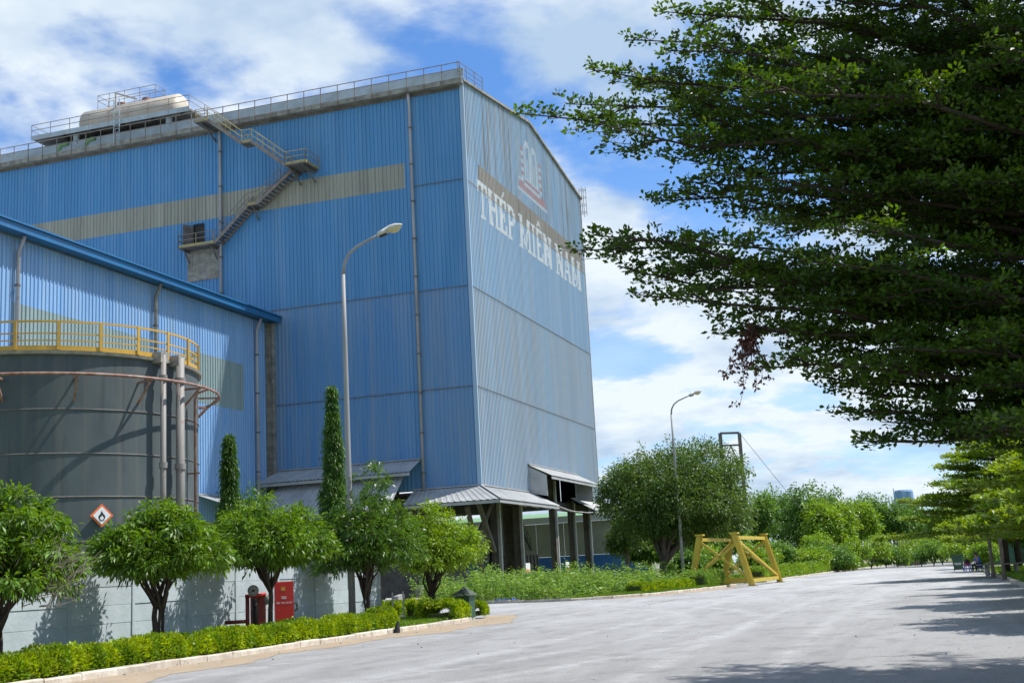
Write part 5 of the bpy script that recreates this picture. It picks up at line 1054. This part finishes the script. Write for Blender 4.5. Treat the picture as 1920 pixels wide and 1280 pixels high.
# fence, bench and posts under the right-hand trees
M['fence'] = mat('green_fence_sheet', (0.10, 0.33, 0.24), (.14, .38, .28), rough=.6, scale=(2, 2, .3), nscale=1, rnd=.15)
fa = ground(1862, 1058); gf = thing('sheet_fence', 'pale green upright sheet fence behind the right-hand trees', 'fence', atPx(1846, 137))
fA, fB = atPx(1846, 137), atPx(1985, 108)
fn = unit(A3(fB[1]-fA[1], -(fB[0]-fA[0]), 0))
for k in range(30):
    p0, p1 = fA+(fB-fA)*k/30, fA+(fB-fA)*(k+.95)/30; m = MB(); m.hexa([p0, p1, p1+fn*.04, p0+fn*.04], UP*2.3); m.build('fence_sheet', M['fence'], gf)
m = MB(); m.beam(fA-fn*.04+UP*1.5, fB-fn*.04+UP*1.5, .06, .1); m.build('fence_rail', M['post'], gf)
for px_, y_, lb in ((1863, 1081, 'left slim timber post under the right-hand trees'), (1884, 1086, 'right slim timber post under the right-hand trees')):
    P = ground(px_, y_, .1); t = thing('timber_post', lb, 'post', P, 'slim posts on the right verge'); m = MB(); m.tube([P, P+UP*2.6], .09, 8); m.build('shaft', M['bark_grey'], t); m = MB(); m.tube([P-UP*.02, P+UP*.2], .12, 8); m.build('collar', M['bark_grey'], t)
P = ground(1878, 1078, .1); bt = thing('stone_table', 'low pale slab table between the slim posts', 'table', P)
m = MB(); m.hexa([P+A3(-1.1, -.4, .55), P+A3(1.3, -.4, .55), P+A3(1.3, .4, .55), P+A3(-1.1, .4, .55)], UP*.06); m.build('slab', M['concrete'], bt)
for x in (-.7, .8): m = MB(); m.hexa([P+A3(x-.05, -.2, 0), P+A3(x+.05, -.2, 0), P+A3(x+.05, .2, 0), P+A3(x-.05, .2, 0)], UP*.55); m.build('leg', M['concrete'], bt)
ff = thing('picket_railing', 'grey picket railing among the far trees', 'railing', atPx(1715, 150)); q0, q1 = atPx(1690, 152), atPx(1745, 150)
for k in range(22): p = q0+(q1-q0)*k/21; m = MB(); m.beam(p+UP*1.6, p+UP*3.0, .09, .06); m.build('picket', M['post'], ff)
m = MB(); m.hexa([q0, q1, q1+A3(0, .3, 0), q0+A3(0, .3, 0)], UP*1.6); m.build('plinth', M['steel'], ff)

# ------------------------------------------------------------------ other trees
P = atPx(1244, 84); zt = z_at(P, 1235, 838); 
round_tree('broad_tree', 'big round dark green tree on the weed island behind the lamp', P, zt, 5.15, 1.6, 41, M['leaf_mid'], leaf=.20, wr=.5, nclump=2900, nleaf=26, lobes=30, trunk_r=.26, stems=1, mbark=M['bark_grey'], spread=.42, shift=(1.75, 0), fork_f=1.1)
P = atPx(1182, 108); round_tree('thin_tree', 'thin leaning tree beside the mill columns', P, z_at(P, 1180, 965), 1.5, 2.0, 42, M['leaf_mid'], leaf=.24, wr=.5, nclump=330, nleaf=16, lobes=8, trunk_r=.13, mbark=M['bark_grey'], spread=.4, group=None)
FAR = [(1440, 925, 46, 165), (1478, 911, 60, 172), (1512, 915, 58, 160), (1546, 912, 52, 178), (1574, 915, 56, 170), (1560, 938, 60, 150), (1618, 926, 62, 158), (1655, 918, 50, 172), (1690, 942, 60, 165), (1720, 945, 50, 175), (1590, 945, 44, 152), (1762, 955, 56, 168), (1800, 948, 60, 160), (1420, 950, 50, 175), (1845, 965, 70, 130), (1895, 960, 70, 125), (1930, 955, 70, 118), (1222, 995, 60, 118), (1300, 985, 80, 112), (1365, 990, 70, 118)]
WORDS = ['farthest left of the far grove, half behind the round tree', 'tall grey-trunked tree near the left of the far grove', 'third tall tree of the far grove from the left', 'tree with a domed top left of the grove centre', 'rounded tall tree at the grove centre', 'light green tree in front of the grove centre', 'broad bright tree right of the grove centre', 'pointed tree crown left of the pale mast', 'bluish tree in front of the far blue tank', 'dim tree right of the far blue tank', 'low light tree before the grove middle', 'tree of the far grove behind the wheelie bin', 'rightmost tree of the far grove behind the seated person', 'low dim tree behind the yellow trestle', 'tree behind the green fence, leftmost of the three there', 'tree behind the green fence, middle of the three there', 'tree behind the green fence at the right picture edge', 'dark tree behind the round tree trunk on the left', 'dark tree behind the round tree and the farther lamp', 'dark tree behind the left legs of the yellow trestle']
for i, (px, yt, wpx, Y) in enumerate(FAR):
    P = atPx(px, Y); round_tree('far_tree', WORDS[i], P, z_at(P, px, yt), wpx/2*Y/FPX*1.25, 1.8, 60+i, M['leaf_far2'] if i in (5, 6, 10) else M['leaf_far'], leaf=.42, wr=.5, nclump=380, nleaf=15, lobes=13, trunk_r=.16, mbark=M['bark_grey'], spread=.55, group='trees of the far grove', loc_z=.1)
SHR = [(1425, 1012, 60, 100), (1462, 1018, 60, 118), (1500, 1020, 52, 122), (1535, 1000, 62, 128), (1560, 1015, 70, 122), (1607, 1012, 56, 130), (1640, 1005, 64, 134), (1668, 1018, 60, 138), (1690, 1026, 50, 140), (1735, 1005, 70, 132), (1775, 1012, 66, 138), (1530, 1032, 46, 118), (1585, 1038, 40, 124), (1292, 1035, 60, 98), (1335, 1030, 60, 104), (1715, 1022, 50, 146), (1758, 1020, 60, 128), (1808, 1018, 60, 122), (1850, 1020, 60, 112)]
SW2 = ['left-hand shrub behind the yellow trestle', 'pale shrub right of the yellow trestle', 'small shrub between the pale and the dark one', 'flat-topped light shrub under the far grove', 'dark round shrub near the far hedge', 'round bright shrub with a crooked stem', 'wide yellow-green shrub right of the crooked one', 'low shrub with pale branches', 'low shrub beside the distant person', 'dense shrub right of the distant person', 'rightmost shrub by the wheelie bin', 'low bush just behind the far hedge on the left', 'low bush just behind the far hedge on the right', 'shrub behind the farther lamp post under the round tree', 'shrub behind the far legs of the yellow trestle', 'shrub directly behind the distant person', 'shrub between the distant person and the wheelie bin', 'shrub just right of the wheelie bin behind the road end', 'shrub behind the seated person']
for i, (px, yt, wpx, Y) in enumerate(SHR):
    P = atPx(px, Y); round_tree('garden_shrub', SW2[i], P, max(1.2, z_at(P, px, yt)), wpx/2*Y/FPX*1.1, .25, 90+i, M['leaf_far2'] if i % 3 != 1 else M['leaf_far'], leaf=.26, wr=.5, nclump=230, nleaf=16, lobes=9, trunk_r=.07, mbark=M['bark_grey'], spread=.36, group='shrubs beyond the road', cat='shrub')
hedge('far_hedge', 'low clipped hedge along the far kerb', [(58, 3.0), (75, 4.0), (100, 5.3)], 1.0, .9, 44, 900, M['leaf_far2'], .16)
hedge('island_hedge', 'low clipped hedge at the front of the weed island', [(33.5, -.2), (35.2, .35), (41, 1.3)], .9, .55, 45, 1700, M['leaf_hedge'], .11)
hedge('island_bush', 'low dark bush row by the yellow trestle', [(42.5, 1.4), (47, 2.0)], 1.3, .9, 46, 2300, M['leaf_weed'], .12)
# layered trees on the right verge
def tiered(label, P, h, R, z0, seed, ml, tiers=7, n=1500, leaf=.13, nl=14, tr=.16, wr=.5):
    P = np.array(P, float); P[2] = .1; t = thing('layered_tree', label, 'tree', P, 'layered trees along the right verge'); r = np.random.default_rng(seed); rn = random.Random(seed); m = MB(); Cs = []
    m.tube([P-UP*.1, P+UP*z0*.6+A3(.05, 0, 0), P+UP*h*.55, P+UP*h*.96], [tr*1.2, tr, tr*.6, .02], 9)
    for k in range(tiers):
        f = k/(tiers-1); z = z0+(h-z0)*f; rad = R*(1-f)**.5*(.85+.25*rn.random())+.25; nb_ = 9
        for b in range(nb_):
            a = 2*math.pi*(b+rn.random()*.6)/nb_+k; L_ = rad*rn.uniform(.75, 1.08); d = A3(math.cos(a), math.sin(a), 0); st_ = P+UP*(z-.35); en = P+d*L_+UP*(z+rn.uniform(-.45, .5)); limb(m, st_, en, tr*.35*(1-f*.6), .012, rn, .05, 5, .03)
            q = max(8, int(n*L_/R/(tiers*nb_*.75))); tt_ = r.uniform(.18, 1, q)**.8; sp = (1-tt_)*.42*L_+.22; s_ = A3(-d[1], d[0], 0)
            C = st_+(en-st_)*tt_[:, None]+s_*(r.normal(size=q)*sp*.7)[:, None]+UP*(np.abs(r.normal(size=q))*.07)[:, None]+UP*.03; Cs.append(C)
    C = np.concatenate(Cs); idx = np.repeat(np.arange(len(C)), nl); D = r.normal(size=(len(idx), 3)); D[:, 2] = np.abs(D[:, 2])*.5+.05; Pp = C[idx]+r.normal(size=(len(idx), 3))*A3(.17, .17, .05)
    leaf_obj('crown', Pp, D, r.uniform(.7, 1.25, len(Pp))*leaf, wr, M[ml], t, .75, seed); m.build('trunk', M['bark'], t, True); return t
proto = tiered('nearest fully visible layered tree on the right verge with a leaning trunk', ground(1890, 1080), 7.6, 5.6, 2.5, 70, 'leaf_right', tiers=9, n=6800, leaf=.19, nl=13)
ROW = [(60.5, 22.0, .95, 'layered tree behind the seated person'), (76, 21.5, .95, 'layered tree behind the wheelie bin'), (96, 22.5, .85, 'farthest layered tree at the end of the right kerb'), (50, 24.5, 1.0, 'layered tree before the green sheet fence'),
       (32, 22.0, .86, 'layered tree at the right picture edge behind the slim posts'), (23, 21.0, .84, 'layered tree just beyond the right picture edge, fifth from the kerb end'), (14.5, 20.6, .84, 'layered tree outside the right edge casting the middle road shadow'), (6, 20.0, .86, 'layered tree outside the right edge casting a near road shadow'), (-3, 20.2, .85, 'layered tree outside the right edge nearest to the big shade tree')]
for i, (s, w, sc, lb) in enumerate(ROW):
    o = dup_tree(proto, RW(s, w, .1), 1.1*i+.6, lb); o.scale = (sc, sc, sc)

# ------------------------------------------------------------------ weeds and grass
def inside(s, w, poly):
    c = False; n = len(poly)
    for i in range(n):
        (a, b), (e, f) = poly[i], poly[(i+1) % n]
        if (b > w) != (f > w) and s < (e-a)*(w-b)/(f-b)+a: c = not c
    return c
r = np.random.default_rng(77); rn = random.Random(77); LP_, LD, LL = [], [], []; mS = MB(); cnt = 0
while cnt < 1150:
    s, w = rn.uniform(29.5, 49), rn.uniform(-13, 2.8)
    if not inside(s, w, ISL) or isl_w(max(s, 29.5))-w < .9: continue
    dpt = isl_w(max(s, 29.5))-w; h = rn.uniform(.45, 1.0)*(.55+.75*(math.sin(s*1.3+w*.7)*math.sin(w*1.1-s*.4)*.5+.5)**1.3*min(1, .3+dpt*.35)*1.6)+min(.45, dpt*.06); b = RW(s, w, .1); lean = A3(rn.gauss(0, .12), rn.gauss(0, .12), 1)*h; cnt += 1
    mS.tube([b, b+lean*.5, b+lean], [.012, .009, .004], 4, False); k = rn.randint(26, 46); u = r.uniform(.15, 1.02, k)
    LP_.append(b+lean*u[:, None]+r.normal(size=(k, 3))*A3(.10, .10, .03)); d = r.normal(size=(k, 3)); d[:, 2] = d[:, 2]*.3+.15; LD.append(d); LL.append(r.uniform(.12, .24, k))
wo = leaf_obj('weeds', np.concatenate(LP_), np.concatenate(LD), np.concatenate(LL), .42, M['leaf_weed'], None, .6, 5, .15); tag(wo, 'tall tangled weeds covering the island before the mill', 'weeds', None, 'stuff')
st_o = mS.build('weed_stems', M['leaf_weed'], wo)
def grass(name, label, n, smp, hmin, hmax, seed, z=.1):
    r = np.random.default_rng(seed); pts = [];
    while len(pts) < n:
        s, w = smp(r)
        pts.append(RW(s, w, z))
    P = np.array(pts); D = r.normal(size=(n, 3))*.35; D[:, 2] = 1; o = leaf_obj(name, P, D, r.uniform(hmin, hmax, n), .11, M['grass'], None, .2, seed, .15); tag(o, label, 'grass', None, 'stuff')
grass('strip_grass', 'short green grass on the planting strip by the bin', 16000, lambda r: (r.uniform(2.5, 9.8), r.uniform(-4.5, -.3)), .06, .2, 1)
grass('hedge_grass', 'thin grass tufts between the hedge and the pale wall', 5000, lambda r: (r.uniform(-15, 4), r.uniform(-3.2, -1.2)), .1, .4, 2)
grass('island_grass', 'short grass along the weed island kerb', 12000, lambda r: (lambda s: (s, isl_w(s)-.15-r.random()**2*1.6))(r.uniform(29.8, 47.4)), .08, .28, 3)
grass('verge_grass', 'sunlit grass on the right verge', 26000, lambda r: (r.uniform(24, 61), 18.3+r.random()**1.5*12), .1, .3, 4)
grass('far_grass', 'grass beyond the far kerb', 16000, lambda r: (r.uniform(58, 138), 0)[0:1]+(lambda: 0,)[0:0] if False else (lambda s: (s, float(np.interp(s, [57, 75, 100, 141], [3.4, 4.4, 5.7, 10]))-r.random()*7))(r.uniform(58, 138)), .2, .55, 6)

# fallen leaves and grit on the road
r = np.random.default_rng(15); n = 900; s_ = r.uniform(-20, 40, n); w_ = np.where(r.random(n) < .45, 18-np.abs(r.normal(size=n))*3.5, np.where(r.random(n) < .5, np.abs(r.normal(size=n))*.8+.1, r.uniform(1, 17, n))); P = K0+G*s_[:, None]+M_*w_[:, None]; P[:, 2] = .016
D = r.normal(size=(n, 3)); D[:, 2] = np.abs(D[:, 2])*.12
M['litter'] = mat('dry_leaf_litter', (0.30, 0.24, 0.13), (0.22, 0.16, 0.09), rough=.9, nscale=3, island=.4)
o = leaf_obj('leaf_litter', P, D, r.uniform(.03, .075, n), .55, M['litter'], None, .9, 15); tag(o, 'scattered dry fallen leaves on the road', 'leaves', None, 'stuff')
m = MB(); rq = random.Random(16)
for i in range(260):
    s0 = rq.uniform(-18, 44); w0 = rq.choice((abs(rq.gauss(0, .6))+.08, 18-abs(rq.gauss(0, 1.0))-.1, rq.uniform(.5, 17))); c_ = RW(s0, w0 if s0 < 11 else max(w0, 4), .012); q = rq.uniform(.006, .02); a = rq.uniform(0, 3)
    m.box(c_+UP*q*.4, A3(math.cos(a), math.sin(a), .1)*q, A3(-math.sin(a), math.cos(a), 0)*q*.7, UP*q*.5)
o = m.build('road_grit', M['concrete'], None); tag(o, 'loose stone chips strewn over the road', 'grit', None, 'stuff')

# ------------------------------------------------------------------ the big layered tree overhead
T0 = A3(9.8, 13.5, .1); ft_ = thing('shade_tree', 'huge dark layered shade tree overhanging the road from the right', 'tree', T0); rn = random.Random(5); r = np.random.default_rng(5)
m = MB(); m.tube([T0-UP*.1, T0+A3(.1, 0, 2), T0+A3(0, .1, 5), T0+A3(.1, 0, 8), T0+A3(0, 0, 12.8)], [.36, .30, .24, .17, .04], 12); m.build('trunk', M['bark'], ft_, True)
TIPS = [(968, 212, 13), (1060, 195, 14), (1105, 130, 13.2), (1178, 75, 13), (1238, 22, 13.5), (1300, -40, 13), (1120, 232, 12.6), (1190, 160, 14), (1250, 95, 12.5), (1330, 30, 14), (1242, 292, 12.8), (1275, 262, 13.6), (1330, 322, 12.4), (1300, 180, 13), (1072, 470, 13.5), (1100, 440, 12.8), (1220, 378, 14), (1188, 552, 12.6), (1160, 500, 13.4), (1290, 340, 13), (1270, 450, 12.2), (1328, 592, 12.8), (1342, 545, 13.8), (1300, 500, 14), (1430, 690, 12.6), (1480, 655, 13.4), (1400, 620, 13), (1527, 705, 13.2), (1555, 772, 12.8), (1590, 735, 13.6), (1612, 826, 12.6), (1650, 790, 13.4), (1700, 815, 12.9), (1500, 560, 13), (1420, 530, 12.6)]
prof_y = [-200, 0, 75, 130, 212, 245, 265, 300, 345, 400, 470, 530, 560, 600, 660, 700, 775, 826, 850]
prof_x = [1330, 1250, 1195, 1125, 1000, 1120, 1260, 1290, 1330, 1260, 1110, 1220, 1260, 1345, 1450, 1480, 1575, 1640, 1780]
for i in range(68):
    y = rn.uniform(-260, 830); x = float(np.interp(y, prof_y, prof_x))+170+abs(rn.gauss(0, 1))*320; TIPS.append((x, y, rn.uniform(11.3, 17.5)))
for i in range(26): TIPS.append((rn.uniform(1650, 2200), rn.uniform(-100, 640), rn.uniform(15, 20)))
for i in range(22): TIPS.append((rn.uniform(1400, 2500), rn.uniform(-800, -260), rn.uniform(11, 17)))  # unseen limbs above the view, added to shade the canopy
TIPS3 = [T0+A3(math.cos(a)*q, math.sin(a)*q, z) for a, q, z in [(rn.uniform(-1.7, 1.3), rn.uniform(4.5, 8.5), rn.uniform(3.5, 11.5)) for _ in range(30)]]  # unseen limbs right of the trunk, added to darken the visible canopy
mb = MB(); LPs = []
def spray(p, e, nt):                                      # one leafy twig
    u = (np.arange(nt)+r.random(nt))/nt; LPs.append(p+(e-p)*u[:, None]+r.normal(size=(nt, 3))*A3(.045, .045, .025)+UP*.02)
for tip in [atY(*q) for q in TIPS]+TIPS3:
    hor = np.linalg.norm((tip-T0)[:2])
    if hor < 1.2: continue
    root = T0+UP*min(12.0, max(1.7, tip[2]-.24*hor-rn.uniform(0, .6))); n = 8; dirv = (tip-root); pts = []
    for k in range(n+1):
        t = k/n; p = root+dirv*t+UP*math.sin(math.pi*t)*.045*hor+(A3(rn.gauss(0, 1), rn.gauss(0, 1), rn.gauss(0, .5))*.016*hor if 0 < k < n else 0); pts.append(p)
    mb.tube(pts, [.055*(1-k/n)**.8+.005 for k in range(n+1)], 5, False)
    d = unit(dirv*A3(1, 1, 0)); sd_ = A3(-d[1], d[0], 0); arr = np.array(pts); nsub = max(3, int(hor*1.5))
    def at(t): q = t*n; i0 = min(int(q), n-1); return arr[i0]+(arr[i0+1]-arr[i0])*(q-i0)
    for k in range(nsub):
        t = .18+.74*((k+rn.random())/nsub); p = at(t); side = 1 if k % 2 else -1; L_ = (.40+(1.35 if hor > 6 else 2.1)*(1-t)**.8)*rn.uniform(.6, 1.15)*min(1, hor/5); dz = rn.uniform(-.06, .09)
        bd = unit(d*.8+sd_*side*rn.uniform(.45, .9)+UP*dz); e = p+bd*L_; mid = p+bd*L_*.5+UP*.05*L_; mb.tube([p, mid, e], [.018, .012, .004], 4, False)
        sd2 = unit(A3(-bd[1], bd[0], 0)); nk = max(3, int(L_/.14))
        for j in range(nk):
            f = .12+.88*((j+rn.random())/nk); q = p+(mid-p)*f*2 if f < .5 else mid+(e-mid)*(f-.5)*2; l2 = (.12+.42*(1-f)+.1)*rn.uniform(.6, 1.2); en = q+unit(bd*.7+sd2*(1 if j % 2 else -1)*rn.uniform(.4, 1)+UP*rn.uniform(-.08, .2))*l2
            mb.tube([q, en], [.006, .003], 3, False); spray(q, en, max(2, int(l2/.075)))
        spray(mid, e, max(2, int(L_/.12)))
    nk = int(hor*4.5)
    for k in range(nk):
        t = .45+.55*((k+rn.random())/nk); p = at(t); l2 = (.15+.55*(1-t))*rn.uniform(.6, 1.1); en = p+unit(d*.8+sd_*(1 if k % 2 else -1)*rn.uniform(.3, .9)+UP*rn.uniform(-.05, .4))*l2; mb.tube([p, en], [.007, .003], 3, False); spray(p, en, max(2, int(l2/.075)))
    spray(at(.7), at(1.0), int(hor*3))
C = np.concatenate(LPs); nl = 9; idx = np.repeat(np.arange(len(C)), nl); D = r.normal(size=(len(idx), 3)); D[:, 2] = D[:, 2]*.55+.35; D /= np.linalg.norm(D, axis=1, keepdims=True); Pp = C[idx]+D*.02+r.normal(size=(len(idx), 3))*.022
leaf_obj('crown', Pp, D, r.uniform(.045, .085, len(Pp)), .55, M['leaf_big'], ft_, .35, 5); mb.build('limbs', M['bark'], ft_, True)
import sys; print('BIG TREE LEAVES', len(Pp), file=sys.stderr)
hang = atY(1410, 612, 12.8); m = MB(); LPs = []
for k in range(16):
    e = atY(1400+rn.gauss(0, 26), 690+rn.gauss(0, 22), 12.8+rn.uniform(-.2, .2)); p = limb(m, hang+A3(rn.gauss(0, .03), 0, 0), e, .006, .002, rn, .2, 4)
    for j in range(1, 5): LPs.append(p[j]+r.normal(size=(4, 3))*.03)
C = np.concatenate(LPs); idx = np.repeat(np.arange(len(C)), 4); D = r.normal(size=(len(idx), 3)); D[:, 2] -= .8
dd_ = leaf_obj('dead_spray', C[idx], D, r.uniform(.03, .06, len(idx)), .5, M['leaf_dead'], ft_, .3, 9); m.build('dead_twigs', M['bark'], dd_)
